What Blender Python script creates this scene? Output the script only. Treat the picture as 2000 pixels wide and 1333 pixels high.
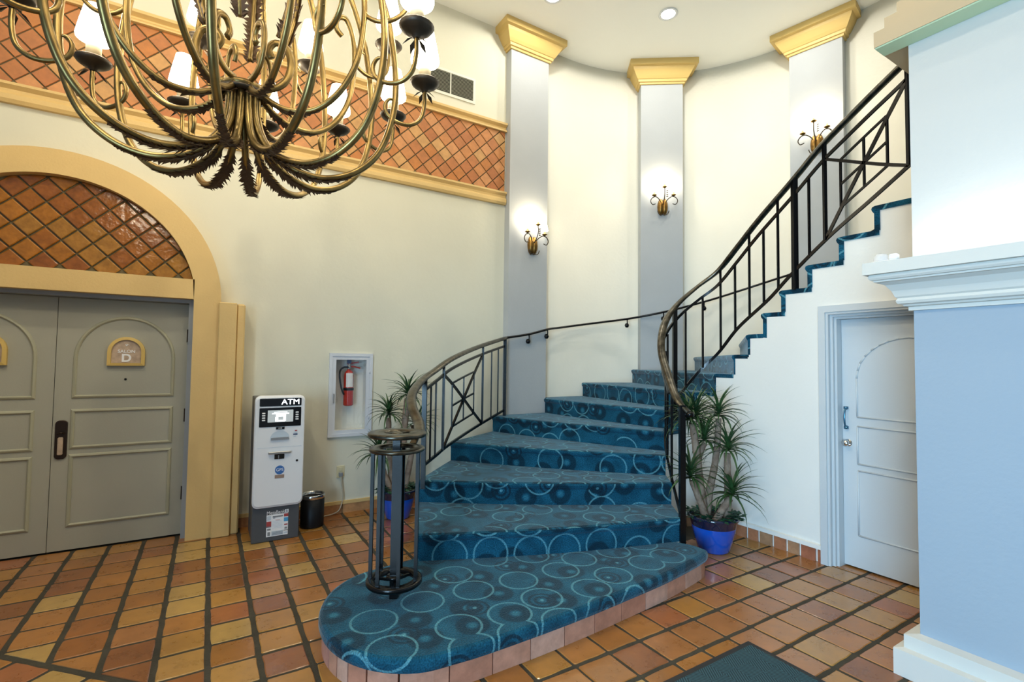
import bpy, math, random
from mathutils import Vector, Matrix
random.seed(7)
PI = math.pi
for o in list(bpy.data.objects):
    bpy.data.objects.remove(o)
SC = bpy.context.scene
COL = SC.collection

# ------------------------------------------------------------------ camera
def set_camera():
    f, yaw, pitch, roll = 959.7, 0.55187, 0.04048, 0.01288
    fwd = Vector((math.sin(yaw) * math.cos(pitch), math.cos(yaw) * math.cos(pitch), math.sin(pitch)))
    right = Vector((math.cos(yaw), -math.sin(yaw), 0))
    up = right.cross(fwd)
    r2 = math.cos(roll) * right + math.sin(roll) * up
    u2 = -math.sin(roll) * right + math.cos(roll) * up
    cd = bpy.data.cameras.new('camera')
    cd.sensor_fit = 'HORIZONTAL'
    cd.sensor_width = 36.0
    cd.lens = 36.0 * f / 2000.0
    cd.clip_start = 0.05
    ob = bpy.data.objects.new('camera', cd)
    m = Matrix(((r2.x, u2.x, -fwd.x, 0), (r2.y, u2.y, -fwd.y, 0), (r2.z, u2.z, -fwd.z, 1.52), (0, 0, 0, 1)))
    ob.matrix_world = m
    COL.objects.link(ob)
    SC.camera = ob
set_camera()

# ------------------------------------------------------------------ world, big lights, exposure
SC.view_settings.view_transform = 'Standard'
SC.view_settings.look = 'None'
SC.view_settings.gamma = 1.0
SC.view_settings.use_curve_mapping = False
SC.view_settings.exposure = 0.14
W = bpy.data.worlds.new('daylight')
SC.world = W
W.use_nodes = True
W.node_tree.nodes['Background'].inputs[0].default_value = (0.62, 0.80, 1.0, 1)
W.node_tree.nodes['Background'].inputs[1].default_value = 0.22

def area_light(name, loc, target, sx, sy, power, col):
    l = bpy.data.lights.new(name, 'AREA')
    l.shape = 'RECTANGLE'
    l.size, l.size_y = sx, sy
    l.energy = power
    l.color = col
    o = bpy.data.objects.new(name, l)
    o.location = loc
    o.rotation_euler = (Vector(target) - Vector(loc)).to_track_quat('-Z', 'Y').to_euler()
    COL.objects.link(o)
    return o
# daylight of the glazed entrance behind the photographer
area_light('entrance_daylight', (-3.4, -2.0, 1.6), (3.0, 1.1, 0.9), 2.0, 2.6, 118, (0.44, 0.73, 1.0)).data.spread = math.radians(84)

def point_light(name, loc, power, col, size=0.03):
    l = bpy.data.lights.new(name, 'POINT')
    l.energy = power
    l.color = col
    l.shadow_soft_size = size
    o = bpy.data.objects.new(name, l)
    o.location = loc
    COL.objects.link(o)
    return o
def spot_light(name, loc, power, col, angle=130, blend=0.6, size=0.07):
    l = bpy.data.lights.new(name, 'SPOT')
    l.energy = power
    l.color = col
    l.spot_size = math.radians(angle)
    l.spot_blend = blend
    l.shadow_soft_size = size
    o = bpy.data.objects.new(name, l)
    o.location = loc
    COL.objects.link(o)
    return o
WARM = (1.0, 0.83, 0.56)
CEIL = 5.556

# ------------------------------------------------------------------ materials
def nodes(name):
    m = bpy.data.materials.new(name)
    m.use_nodes = True
    nt = m.node_tree
    b = nt.nodes['Principled BSDF']
    return m, nt, b
def N(nt, t, **kw):
    n = nt.nodes.new(t)
    for k, v in kw.items():
        setattr(n, k, v)
    return n
def mat(name, col, rough=0.6, metal=0.0, var=0.0, scale=6.0, bump=0.0, bscale=60.0, spec=0.5, col2=None, coat=0.0):
    m, nt, b = nodes(name)
    b.inputs['Base Color'].default_value = (*col, 1)
    b.inputs['Roughness'].default_value = rough
    b.inputs['Metallic'].default_value = metal
    b.inputs['Specular IOR Level'].default_value = spec
    b.inputs['Coat Weight'].default_value = coat
    tc = N(nt, 'ShaderNodeTexCoord')
    if var > 0 or col2:
        no = N(nt, 'ShaderNodeTexNoise')
        no.inputs['Scale'].default_value = scale
        no.inputs['Detail'].default_value = 4
        nt.links.new(tc.outputs['Object'], no.inputs['Vector'])
        cr = N(nt, 'ShaderNodeValToRGB')
        c2 = col2 or tuple(c * (1 - var) for c in col)
        cr.color_ramp.elements[0].position = 0.35
        cr.color_ramp.elements[1].position = 0.65
        cr.color_ramp.elements[0].color = (*c2, 1)
        cr.color_ramp.elements[1].color = (*col, 1)
        nt.links.new(no.outputs['Fac'], cr.inputs['Fac'])
        nt.links.new(cr.outputs['Color'], b.inputs['Base Color'])
    if bump > 0:
        n2 = N(nt, 'ShaderNodeTexNoise')
        n2.inputs['Scale'].default_value = bscale
        n2.inputs['Detail'].default_value = 3
        nt.links.new(tc.outputs['Object'], n2.inputs['Vector'])
        bp = N(nt, 'ShaderNodeBump')
        bp.inputs['Strength'].default_value = bump
        bp.inputs['Distance'].default_value = 0.01
        nt.links.new(n2.outputs['Fac'], bp.inputs['Height'])
        nt.links.new(bp.outputs['Normal'], b.inputs['Normal'])
    return m
def emit(name, col, strength, base=(0.9, 0.9, 0.9)):
    m, nt, b = nodes(name)
    b.inputs['Base Color'].default_value = (*base, 1)
    b.inputs['Emission Color'].default_value = (*col, 1)
    b.inputs['Emission Strength'].default_value = strength
    return m
def tile_mat(name, cols, rough, bump, coat=0.0, mottle=0.35, nscale=14.0):
    """fired clay: one colour of the ramp for each piece, mottled within the piece"""
    m, nt, b = nodes(name)
    oi = N(nt, 'ShaderNodeObjectInfo')
    cr = N(nt, 'ShaderNodeValToRGB')
    cr.color_ramp.interpolation = 'CONSTANT'
    e = cr.color_ramp.elements
    e[0].position = 0
    e[0].color = (*cols[0], 1)
    e[1].position = 1.0 / len(cols)
    e[1].color = (*cols[1], 1)
    for i, c in enumerate(cols[2:]):
        x = e.new((i + 2) / len(cols))
        x.color = (*c, 1)
    nt.links.new(oi.outputs['Random'], cr.inputs['Fac'])
    tc = N(nt, 'ShaderNodeTexCoord')
    geo = N(nt, 'ShaderNodeNewGeometry')
    no = N(nt, 'ShaderNodeTexNoise')
    no.inputs['Scale'].default_value = nscale
    no.inputs['Detail'].default_value = 6
    no.inputs['Roughness'].default_value = 0.65
    nt.links.new(geo.outputs['Position'], no.inputs['Vector'])
    mx = N(nt, 'ShaderNodeMix', data_type='RGBA', blend_type='MULTIPLY')
    mr = N(nt, 'ShaderNodeMapRange')
    mr.inputs['From Min'].default_value = 0.3
    mr.inputs['From Max'].default_value = 0.7
    mr.inputs['To Min'].default_value = 1.0 - mottle
    mr.inputs['To Max'].default_value = 1.0 + mottle * 0.5
    nt.links.new(no.outputs['Fac'], mr.inputs['Value'])
    mx.inputs[0].default_value = 1.0
    nt.links.new(cr.outputs['Color'], mx.inputs[6])
    nt.links.new(mr.outputs['Result'], mx.inputs[7])
    nt.links.new(mx.outputs[2], b.inputs['Base Color'])
    mr2 = N(nt, 'ShaderNodeMapRange')
    mr2.inputs['To Min'].default_value = rough - 0.08
    mr2.inputs['To Max'].default_value = rough + 0.15
    nt.links.new(no.outputs['Fac'], mr2.inputs['Value'])
    nt.links.new(mr2.outputs['Result'], b.inputs['Roughness'])
    b.inputs['Coat Weight'].default_value = coat
    b.inputs['Coat Roughness'].default_value = 0.12
    n2 = N(nt, 'ShaderNodeTexNoise')
    n2.inputs['Scale'].default_value = 16
    nt.links.new(geo.outputs['Position'], n2.inputs['Vector'])
    bp = N(nt, 'ShaderNodeBump')
    bp.inputs['Strength'].default_value = bump
    bp.inputs['Distance'].default_value = 0.01
    nt.links.new(n2.outputs['Fac'], bp.inputs['Height'])
    nt.links.new(bp.outputs['Normal'], b.inputs['Normal'])
    nt.links.new(bp.outputs['Normal'], b.inputs['Coat Normal'])
    return m

M = {}
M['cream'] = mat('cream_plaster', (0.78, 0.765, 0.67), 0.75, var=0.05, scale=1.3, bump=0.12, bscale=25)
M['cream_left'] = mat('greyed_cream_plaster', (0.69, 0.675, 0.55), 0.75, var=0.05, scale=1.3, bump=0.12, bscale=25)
M['ceiling'] = mat('ceiling_paint', (0.93, 0.92, 0.84), 0.8, bump=0.1, bscale=90)
M['white_plaster'] = mat('white_plaster', (0.80, 0.79, 0.74), 0.75, var=0.04, scale=1.5, bump=0.12, bscale=25)
M['grey_paint'] = mat('grey_pilaster_paint', (0.44, 0.46, 0.47), 0.7, var=0.05, scale=2, bump=0.08, bscale=40)
M['column_paint'] = mat('pale_column_paint', (0.33, 0.40, 0.47), 0.75, bump=0.1, bscale=40)
M['upper_lit_tone'] = mat('upper_wall_lit_tone', (0.56, 0.58, 0.57), 0.75, bump=0.1, bscale=40)  # lighter than the shaft: warm light on the upper wall put into its colour
M['cornice'] = mat('cornice_paint', (0.66, 0.65, 0.60), 0.55)
M['gold_paint'] = mat('yellow_capital_paint', (0.62, 0.43, 0.14), 0.5)
M['tan_paint'] = mat('tan_surround_paint', (0.70, 0.49, 0.20), 0.6, var=0.06, scale=3, bump=0.12, bscale=60)
M['door_grey'] = mat('door_grey_paint', (0.40, 0.39, 0.31), 0.5, bump=0.05, bscale=120)
M['door_blue'] = mat('door_pale_paint', (0.56, 0.60, 0.62), 0.5, bump=0.05, bscale=120)
M['frame_grey'] = mat('frame_grey_paint', (0.30, 0.33, 0.36), 0.45)
M['moulding'] = mat('moulding_paint', (0.40, 0.385, 0.27), 0.45)
M['grout'] = mat('dark_grout', (0.055, 0.048, 0.032), 0.9, var=0.3, scale=8, bump=0.3, bscale=80)
M['grout_wall'] = mat('wall_tile_grout', (0.13, 0.11, 0.06), 0.9)
FC = [(r * .78, g * .68, b * .50) for r, g, b in [(0.44, 0.20, 0.055), (0.50, 0.235, 0.06), (0.40, 0.165, 0.05), (0.54, 0.30, 0.09), (0.47, 0.22, 0.09), (0.42, 0.19, 0.05), (0.52, 0.25, 0.08), (0.34, 0.135, 0.05), (0.50, 0.24, 0.10), (0.60, 0.42, 0.17), (0.46, 0.18, 0.08), (0.33, 0.135, 0.05), (0.53, 0.28, 0.07), (0.55, 0.33, 0.12)]]
M['floor_tile'] = tile_mat('terracotta_floor_tile', FC, 0.26, 0.14, coat=0.4, mottle=0.2, nscale=8.0)
M['band_tile'] = tile_mat('terracotta_wall_tile', [(0.52, 0.215, 0.07), (0.45, 0.17, 0.055), (0.57, 0.26, 0.10), (0.48, 0.18, 0.045), (0.55, 0.30, 0.11), (0.43, 0.155, 0.05)], 0.55, 0.15, coat=0.0, mottle=0.2)
M['glazed_tile'] = tile_mat('glazed_amber_tile', [(0.34, 0.115, 0.010), (0.40, 0.15, 0.012), (0.28, 0.09, 0.012), (0.38, 0.17, 0.022), (0.31, 0.10, 0.010)], 0.16, 0.55, coat=0.6, mottle=0.3, nscale=20)
M['riser_tile'] = tile_mat('pink_riser_tile', [(0.56, 0.27, 0.18), (0.50, 0.22, 0.14), (0.60, 0.34, 0.25), (0.54, 0.25, 0.19)], 0.4, 0.2, coat=0.15, mottle=0.25)
M['base_tile'] = tile_mat('red_skirting_tile', [(0.36, 0.13, 0.07), (0.44, 0.18, 0.09), (0.30, 0.10, 0.06), (0.40, 0.22, 0.12)], 0.3, 0.2, coat=0.3, mottle=0.3)
M['base_tile_tan'] = tile_mat('tan_skirting_tile', [(0.46, 0.22, 0.09), (0.42, 0.19, 0.08), (0.50, 0.26, 0.11)], 0.45, 0.2, coat=0.1, mottle=0.3)
M['iron'] = mat('black_iron', (0.004, 0.004, 0.0045), 0.22, metal=0.0, spec=0.30, bump=0.05, bscale=200)
M['rail_metal'] = mat('worn_rail_metal', (0.13, 0.12, 0.095), 0.28, metal=0.9, var=0.6, scale=22)
M['brass_arm'] = mat('antique_gold', (0.34, 0.235, 0.085), 0.34, metal=0.9, var=0.45, scale=9)
M['bronze'] = mat('dark_bronze', (0.060, 0.048, 0.035), 0.45, metal=0.7)
M['leaf_bronze'] = mat('bronze_leaf', (0.085, 0.048, 0.025), 0.55, metal=0.5)
M['brass'] = mat('brass', (0.28, 0.155, 0.04), 0.36, metal=0.9, var=0.35, scale=30)
M['shade'] = emit('lit_lampshade', (1.0, 0.93, 0.78), 7.0)
M['candle'] = mat('candle_sleeve', (0.55, 0.45, 0.28), 0.5)
M['downlight'] = emit('lit_downlight', (0.95, 0.97, 1.0), 25.0)
M['white_metal'] = mat('white_enamel', (0.78, 0.79, 0.78), 0.4)
M['white_plastic'] = mat('white_plastic', (0.80, 0.80, 0.80), 0.35)
M['dark_plastic'] = mat('dark_grey_plastic', (0.075, 0.082, 0.09), 0.45)
M['black'] = mat('black_plastic', (0.008, 0.008, 0.009), 0.5, spec=0.25)
M['black_gloss'] = mat('black_gloss', (0.01, 0.011, 0.013), 0.12)
M['screen'] = emit('lit_screen', (0.42, 0.46, 0.46), 0.7, base=(0.2, 0.22, 0.22))
M['screen_white'] = emit('screen_print', (0.95, 0.97, 1.0), 1.3)
M['atm_sign'] = emit('lit_sign', (0.85, 0.92, 1.0), 4.0)
M['chrome'] = mat('chrome', (0.7, 0.7, 0.7), 0.18, metal=1.0)
M['steel'] = mat('brushed_steel', (0.55, 0.55, 0.55), 0.3, metal=0.9)
M['steel_blue'] = mat('blued_steel', (0.10, 0.24, 0.36), 0.25, metal=0.8)
M['cabinet'] = mat('cabinet_grey_white', (0.62, 0.65, 0.70), 0.35)
M['cabinet_in'] = mat('cabinet_inside', (0.74, 0.74, 0.68), 0.6)
M['red'] = mat('red_enamel', (0.48, 0.03, 0.018), 0.25, coat=0.4)
M['paper'] = mat('paper_label', (0.80, 0.78, 0.76), 0.6)
M['blue_print'] = mat('blue_print', (0.05, 0.16, 0.42), 0.4)
M['navy_print'] = mat('navy_print', (0.03, 0.06, 0.16), 0.4)
M['sky_print'] = mat('light_blue_print', (0.08, 0.36, 0.62), 0.4)
M['palegrey_print'] = mat('pale_grey_print', (0.55, 0.62, 0.68), 0.4)
M['red_print'] = mat('red_print', (0.40, 0.06, 0.06), 0.4)
M['brown_print'] = mat('brown_print', (0.34, 0.23, 0.17), 0.4)
M['grey_print'] = mat('grey_print', (0.25, 0.26, 0.27), 0.4)
M['white_print'] = mat('white_print', (0.88, 0.88, 0.88), 0.4)
M['sign_face'] = mat('sign_tan_grain', (0.56, 0.42, 0.30), 0.45, var=0.3, scale=25)
M['sign_frame'] = mat('sign_gold_frame', (0.66, 0.46, 0.13), 0.45)
M['dark_brown'] = mat('oil_rubbed_bronze', (0.045, 0.028, 0.02), 0.35, metal=0.7)
M['ivory'] = mat('ivory_plastic', (0.62, 0.56, 0.36), 0.4)
M['cord'] = mat('beige_cord', (0.46, 0.42, 0.33), 0.5)
M['trunk'] = mat('cane_bark', (0.32, 0.235, 0.17), 0.85, bump=0.6, bscale=60, col2=(0.20, 0.13, 0.09), scale=18)
M['leaf'] = mat('blade_leaf', (0.045, 0.115, 0.030), 0.42, col2=(0.018, 0.055, 0.022), scale=7)
M['ivy'] = mat('ivy_leaf', (0.020, 0.085, 0.040), 0.4, col2=(0.012, 0.05, 0.03), scale=20)
M['soil'] = mat('soil', (0.03, 0.02, 0.014), 0.95)
M['pot'] = mat('cobalt_glaze', (0.008, 0.085, 0.50), 0.14, coat=0.8)
M['pot_rim'] = mat('dark_navy_glaze', (0.008, 0.014, 0.045), 0.10, coat=0.8)
M['vent'] = mat('vent_enamel', (0.72, 0.71, 0.62), 0.5)
M['vent_slat'] = mat('vent_slat', (0.36, 0.37, 0.29), 0.5)
M['dark'] = mat('dark_void', (0.03, 0.03, 0.025), 0.9)
M['green_strip'] = mat('pale_green_strip', (0.40, 0.56, 0.40), 0.6)
M['beige_paint'] = mat('beige_crown_paint', (0.48, 0.38, 0.24), 0.6)
M['mat_border'] = mat('rubber_border', (0.012, 0.013, 0.015), 0.6)

def glass_mat():
    m, nt, b = nodes('clear_glass')
    out = nt.nodes['Material Output']
    tr = N(nt, 'ShaderNodeBsdfTransparent')
    gl = N(nt, 'ShaderNodeBsdfGlossy')
    gl.inputs['Roughness'].default_value = 0.02
    mx = N(nt, 'ShaderNodeMixShader')
    mx.inputs[0].default_value = 0.05
    nt.links.new(tr.outputs[0], mx.inputs[1])
    nt.links.new(gl.outputs[0], mx.inputs[2])
    nt.links.new(mx.outputs[0], out.inputs['Surface'])
    return m
M['glass'] = glass_mat()
def frosted():
    m, nt, b = nodes('clear_lens')
    b.inputs['Base Color'].default_value = (0.85, 0.86, 0.88, 1)
    b.inputs['Roughness'].default_value = 0.2
    b.inputs['Alpha'].default_value = 0.35
    return m
M['lens'] = frosted()

def math_node(nt, op, a, b=None, c=None):
    n = N(nt, 'ShaderNodeMath', operation=op)
    for i, v in enumerate((a, b, c)):
        if v is None:
            continue
        if isinstance(v, (int, float)):
            n.inputs[i].default_value = v
        else:
            nt.links.new(v, n.inputs[i])
    return n.outputs[0]
def carpet():
    """woven carpet: pale thin rings, dark discs and small concentric rings on teal blue"""
    m, nt, b = nodes('ring_pattern_carpet')
    uv = N(nt, 'ShaderNodeUVMap')
    uv.uv_map = 'UVMap'
    def vor(scale, off, rnd):
        mp = N(nt, 'ShaderNodeMapping')
        mp.inputs['Location'].default_value = (*off, 0)
        nt.links.new(uv.outputs['UV'], mp.inputs['Vector'])
        v = N(nt, 'ShaderNodeTexVoronoi', voronoi_dimensions='2D', feature='F1')
        v.inputs['Scale'].default_value = scale
        v.inputs['Randomness'].default_value = rnd
        nt.links.new(mp.outputs['Vector'], v.inputs['Vector'])
        sel = N(nt, 'ShaderNodeSeparateColor')
        nt.links.new(v.outputs['Color'], sel.inputs[0])
        return v.outputs['Distance'], math_node(nt, 'GREATER_THAN', sel.outputs[0], 0.22)
    def ring(d, r, w):
        a = math_node(nt, 'ABSOLUTE', math_node(nt, 'SUBTRACT', d, r))
        n = N(nt, 'ShaderNodeMapRange', interpolation_type='SMOOTHSTEP')
        nt.links.new(a, n.inputs['Value'])
        n.inputs['From Min'].default_value = w * 0.55
        n.inputs['From Max'].default_value = w * 1.15
        n.inputs['To Min'].default_value = 1
        n.inputs['To Max'].default_value = 0
        return n.outputs['Result']
    d1, k1 = vor(3.5, (0.13, 0.31), 0.42)
    d2, k2 = vor(3.6, (0.27, 0.07), 0.45)
    d3, k3 = vor(2.6, (1.10, 0.45), 0.6)
    no = N(nt, 'ShaderNodeTexNoise')
    no.inputs['Scale'].default_value = 130
    no.inputs['Detail'].default_value = 2
    nt.links.new(uv.outputs['UV'], no.inputs['Vector'])
    no2 = N(nt, 'ShaderNodeTexNoise')
    no2.inputs['Scale'].default_value = 7
    nt.links.new(uv.outputs['UV'], no2.inputs['Vector'])
    def mix(fac, c1, c2):
        n = N(nt, 'ShaderNodeMix', data_type='RGBA')
        if isinstance(fac, (int, float)):
            n.inputs[0].default_value = fac
        else:
            nt.links.new(fac, n.inputs[0])
        for i, c in ((6, c1), (7, c2)):
            if isinstance(c, tuple):
                n.inputs[i].default_value = (*c, 1)
            else:
                nt.links.new(c, n.inputs[i])
        return n.outputs[2]
    mr = N(nt, 'ShaderNodeMapRange')
    mr.inputs['From Min'].default_value = 0.35
    mr.inputs['From Max'].default_value = 0.65
    nt.links.new(no2.outputs['Fac'], mr.inputs['Value'])
    c = mix(mr.outputs['Result'], (0.005, 0.048, 0.085), (0.009, 0.085, 0.145))
    c = mix(math_node(nt, 'MULTIPLY', ring(d2, 0.22, 0.115), 0.75), c, (0.004, 0.016, 0.028))
    c = mix(math_node(nt, 'MULTIPLY', ring(d2, 0.0, 0.09), 0.6), c, (0.03, 0.16, 0.23))
    c = mix(math_node(nt, 'MULTIPLY', ring(d3, 0.10, 0.03), 0.8), c, (0.006, 0.02, 0.035))
    c = mix(math_node(nt, 'MULTIPLY', ring(d3, 0.19, 0.026), 0.8), c, (0.006, 0.02, 0.035))
    c = mix(math_node(nt, 'MULTIPLY', ring(d3, 0.0, 0.035), 0.6), c, (0.12, 0.36, 0.44))
    c = mix(math_node(nt, 'MULTIPLY', math_node(nt, 'MULTIPLY', ring(d1, 0.405, 0.026), 0.45), k1), c, (0.15, 0.42, 0.50))
    sp = N(nt, 'ShaderNodeMapRange')
    sp.inputs['From Min'].default_value = 0.3
    sp.inputs['From Max'].default_value = 0.7
    sp.inputs['To Min'].default_value = 0.55
    sp.inputs['To Max'].default_value = 1.5
    nt.links.new(no.outputs['Fac'], sp.inputs['Value'])
    mu = N(nt, 'ShaderNodeMix', data_type='RGBA', blend_type='MULTIPLY')
    mu.inputs[0].default_value = 1
    nt.links.new(c, mu.inputs[6])
    nt.links.new(sp.outputs['Result'], mu.inputs[7])
    nt.links.new(mu.outputs[2], b.inputs['Base Color'])
    b.inputs['Roughness'].default_value = 0.95
    b.inputs['Sheen Tint'].default_value = (0.85, 0.95, 1.0, 1)
    b.inputs['Specular IOR Level'].default_value = 0.1
    b.inputs['Sheen Weight'].default_value = 0.45
    b.inputs['Sheen Roughness'].default_value = 0.35
    bp = N(nt, 'ShaderNodeBump')
    bp.inputs['Strength'].default_value = 0.5
    bp.inputs['Distance'].default_value = 0.006
    nt.links.new(no.outputs['Fac'], bp.inputs['Height'])
    nt.links.new(bp.outputs['Normal'], b.inputs['Normal'])
    return m
M['carpet'] = carpet()
def mat_weave():
    """entrance mat: small blocks of ridges, turned block by block"""
    m, nt, b = nodes('ribbed_mat_weave')
    tc = N(nt, 'ShaderNodeTexCoord')
    ch = N(nt, 'ShaderNodeTexChecker')
    ch.inputs['Scale'].default_value = 11
    nt.links.new(tc.outputs['Object'], ch.inputs['Vector'])
    outs = []
    for ang in (0.6, -0.6):
        mp = N(nt, 'ShaderNodeMapping')
        mp.inputs['Rotation'].default_value = (0, 0, ang)
        nt.links.new(tc.outputs['Object'], mp.inputs['Vector'])
        w = N(nt, 'ShaderNodeTexWave', wave_type='BANDS', bands_direction='X')
        w.inputs['Scale'].default_value = 26
        nt.links.new(mp.outputs['Vector'], w.inputs['Vector'])
        outs.append(w.outputs['Fac'])
    mx = N(nt, 'ShaderNodeMix', data_type='FLOAT')
    nt.links.new(ch.outputs['Fac'], mx.inputs[0])
    nt.links.new(outs[0], mx.inputs[2])
    nt.links.new(outs[1], mx.inputs[3])
    cr = N(nt, 'ShaderNodeValToRGB')
    cr.color_ramp.elements[0].color = (0.006, 0.020, 0.030, 1)
    cr.color_ramp.elements[1].color = (0.035, 0.105, 0.135, 1)
    nt.links.new(mx.outputs[0], cr.inputs['Fac'])
    nt.links.new(cr.outputs['Color'], b.inputs['Base Color'])
    b.inputs['Roughness'].default_value = 0.85
    bp = N(nt, 'ShaderNodeBump')
    bp.inputs['Strength'].default_value = 0.6
    nt.links.new(mx.outputs[0], bp.inputs['Height'])
    nt.links.new(bp.outputs['Normal'], b.inputs['Normal'])
    return m
M['mat_weave'] = mat_weave()

# ------------------------------------------------------------------ building helpers
def link(name, me, parent=None, loc=(0, 0, 0)):
    o = bpy.data.objects.new(name, me)
    o.location = loc
    if parent:
        o.parent = parent
    COL.objects.link(o)
    return o
def wloc(o):
    v = Vector((0, 0, 0))
    while o:
        v += o.location
        o = o.parent
    return v
def thing(name, label=None, cat=None, loc=(0, 0, 0), rotz=0, group=None, kind=None):
    o = bpy.data.objects.new(name, None)
    o.empty_display_size = 0.1
    o.location = loc
    o.rotation_euler = (0, 0, rotz)
    COL.objects.link(o)
    tag(o, label, cat, group, kind)
    return o
def tag(o, label=None, cat=None, group=None, kind=None):
    if label: o['label'] = label
    if cat: o['category'] = cat
    if group: o['group'] = group
    if kind: o['kind'] = kind
    return o
def smooth_path(pts, n=6, closed=False):
    P = [Vector(p) for p in pts]
    out = []
    L = len(P)
    for i in range(L - 1):
        p0 = P[max(i - 1, 0)]; p1 = P[i]; p2 = P[i + 1]; p3 = P[min(i + 2, L - 1)]
        for k in range(n):
            t = k / n
            out.append(0.5 * ((2 * p1) + (p2 - p0) * t + (2 * p0 - 5 * p1 + 4 * p2 - p3) * t * t + (3 * p1 - p0 - 3 * p2 + p3) * t ** 3))
    out.append(P[-1])
    return out

class MB:
    def __init__(self):
        self.v = []; self.f = []; self.m = []; self.mats = []; self.uv = None; self.sm = []
    def _mi(self, mt):
        if mt is None: return 0
        if mt not in self.mats: self.mats.append(mt)
        return self.mats.index(mt)
    def add(self, vs, fs, mt=None, smooth=False):
        o = len(self.v)
        self.v += [tuple(v) for v in vs]
        mi = self._mi(mt)
        for f in fs:
            self.f.append([i + o for i in f]); self.m.append(mi); self.sm.append(smooth)
        return self
    def box(self, a, b, mt=None):
        x0, x1 = sorted((a[0], b[0])); y0, y1 = sorted((a[1], b[1])); z0, z1 = sorted((a[2], b[2]))
        vs = [(x0, y0, z0), (x1, y0, z0), (x1, y1, z0), (x0, y1, z0), (x0, y0, z1), (x1, y0, z1), (x1, y1, z1), (x0, y1, z1)]
        return self.add(vs, [(3, 2, 1, 0), (4, 5, 6, 7), (0, 1, 5, 4), (1, 2, 6, 5), (2, 3, 7, 6), (3, 0, 4, 7)], mt)
    def bbox(self, a, b, r=0.005, mt=None):
        """box with all edges chamfered"""
        x0, x1 = sorted((a[0], b[0])); y0, y1 = sorted((a[1], b[1])); z0, z1 = sorted((a[2], b[2]))
        r = min(r, (x1 - x0) * .45, (y1 - y0) * .45, (z1 - z0) * .45)
        loops = []
        for z, q in ((z0, r), (z0 + r, 0), (z1 - r, 0), (z1, r)):
            e = r - q if False else q
            c = r
            xs0, xs1, ys0, ys1 = x0 + e, x1 - e, y0 + e, y1 - e
            loops.append([(xs0 + c - e * 1.0 if e == 0 else xs0, ys0, z), (xs1 - (c if e == 0 else 0), ys0, z), (xs1, ys0 + (c if e == 0 else 0), z), (xs1, ys1 - (c if e == 0 else 0), z), (xs1 - (c if e == 0 else 0), ys1, z), (xs0 + (c if e == 0 else 0), ys1, z), (xs0, ys1 - (c if e == 0 else 0), z), (xs0, ys0 + (c if e == 0 else 0), z)])
        vs = [p for l in loops for p in l]
        fs = []
        for k in range(3):
            for i in range(8):
                j = (i + 1) % 8
                fs.append((k * 8 + i, k * 8 + j, k * 8 + 8 + j, k * 8 + 8 + i))
        fs.append(tuple(range(7, -1, -1))); fs.append(tuple(range(24, 32)))
        return self.add(vs, fs, mt)
    def tube(self, pts, r, seg=8, mt=None, caps=True, closed=False):
        P = [Vector(p) for p in pts]
        n = len(P)
        R = r if isinstance(r, (list, tuple)) else [r] * n
        up = None
        vs = []; fs = []
        for i, p in enumerate(P):
            if closed:
                t = P[(i + 1) % n] - P[i - 1]
            else:
                t = P[min(i + 1, n - 1)] - P[max(i - 1, 0)]
            if t.length < 1e-9: t = Vector((0, 0, 1))
            t.normalize()
            if up is None:
                up = Vector((0, 0, 1)) if abs(t.z) < 0.9 else Vector((1, 0, 0))
            s = t.cross(up)
            if s.length < 1e-6: s = t.cross(Vector((0, 1, 0)))
            s.normalize()
            up = s.cross(t).normalized()
            for k in range(seg):
                a = 2 * PI * k / seg
                vs.append(p + (s * math.cos(a) + up * math.sin(a)) * R[i])
        for i in range(n if closed else n - 1):
            j = (i + 1) % n
            for k in range(seg):
                l = (k + 1) % seg
                fs.append((i * seg + k, i * seg + l, j * seg + l, j * seg + k))
        if caps and not closed:
            fs.append(tuple(range(seg - 1, -1, -1)))
            fs.append(tuple(range((n - 1) * seg, n * seg)))
        return self.add(vs, fs, mt, True)
    def sweep(self, pts, prof, mt=None, up=(0, 0, 1), smooth=False):
        """closed 2-D profile (side, up) swept along a path, kept upright"""
        P = [Vector(p) for p in pts]
        n = len(P); k = len(prof)
        vs = []; fs = []
        for i, p in enumerate(P):
            t = (P[min(i + 1, n - 1)] - P[max(i - 1, 0)]).normalized()
            s = t.cross(Vector(up))
            if s.length < 1e-6: s = Vector((1, 0, 0))
            s.normalize()
            u = s.cross(t).normalized()
            for a, b in prof:
                vs.append(p + s * a + u * b)
        for i in range(n - 1):
            for q in range(k):
                l = (q + 1) % k
                fs.append((i * k + q, i * k + l, (i + 1) * k + l, (i + 1) * k + q))
        fs.append(tuple(range(k - 1, -1, -1)))
        fs.append(tuple(range((n - 1) * k, n * k)))
        return self.add(vs, fs, mt, smooth)
    def bar(self, a, b, w, mt=None, d=None):
        """square bar from a to b"""
        d = d or w
        h, g = w / 2, d / 2
        a, b = Vector(a), Vector(b)
        up = (0, 0, 1)
        if abs((b - a).normalized().z) > 0.95: up = (0.5, 0.85, 0)
        return self.sweep([a, b], [(-h, -g), (h, -g), (h, g), (-h, g)], mt, up)
    def lathe(self, prof, c=(0, 0, 0), seg=20, mt=None, smooth=True, sx=1.0, sy=1.0):
        vs = []; fs = []
        k = len(prof)
        for i in range(seg):
            a = 2 * PI * i / seg
            for r, z in prof:
                vs.append((c[0] + r * math.cos(a) * sx, c[1] + r * math.sin(a) * sy, c[2] + z))
        for i in range(seg):
            j = (i + 1) % seg
            for q in range(k - 1):
                fs.append((i * k + q, j * k + q, j * k + q + 1, i * k + q + 1))
        return self.add(vs, fs, mt, smooth)
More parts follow.
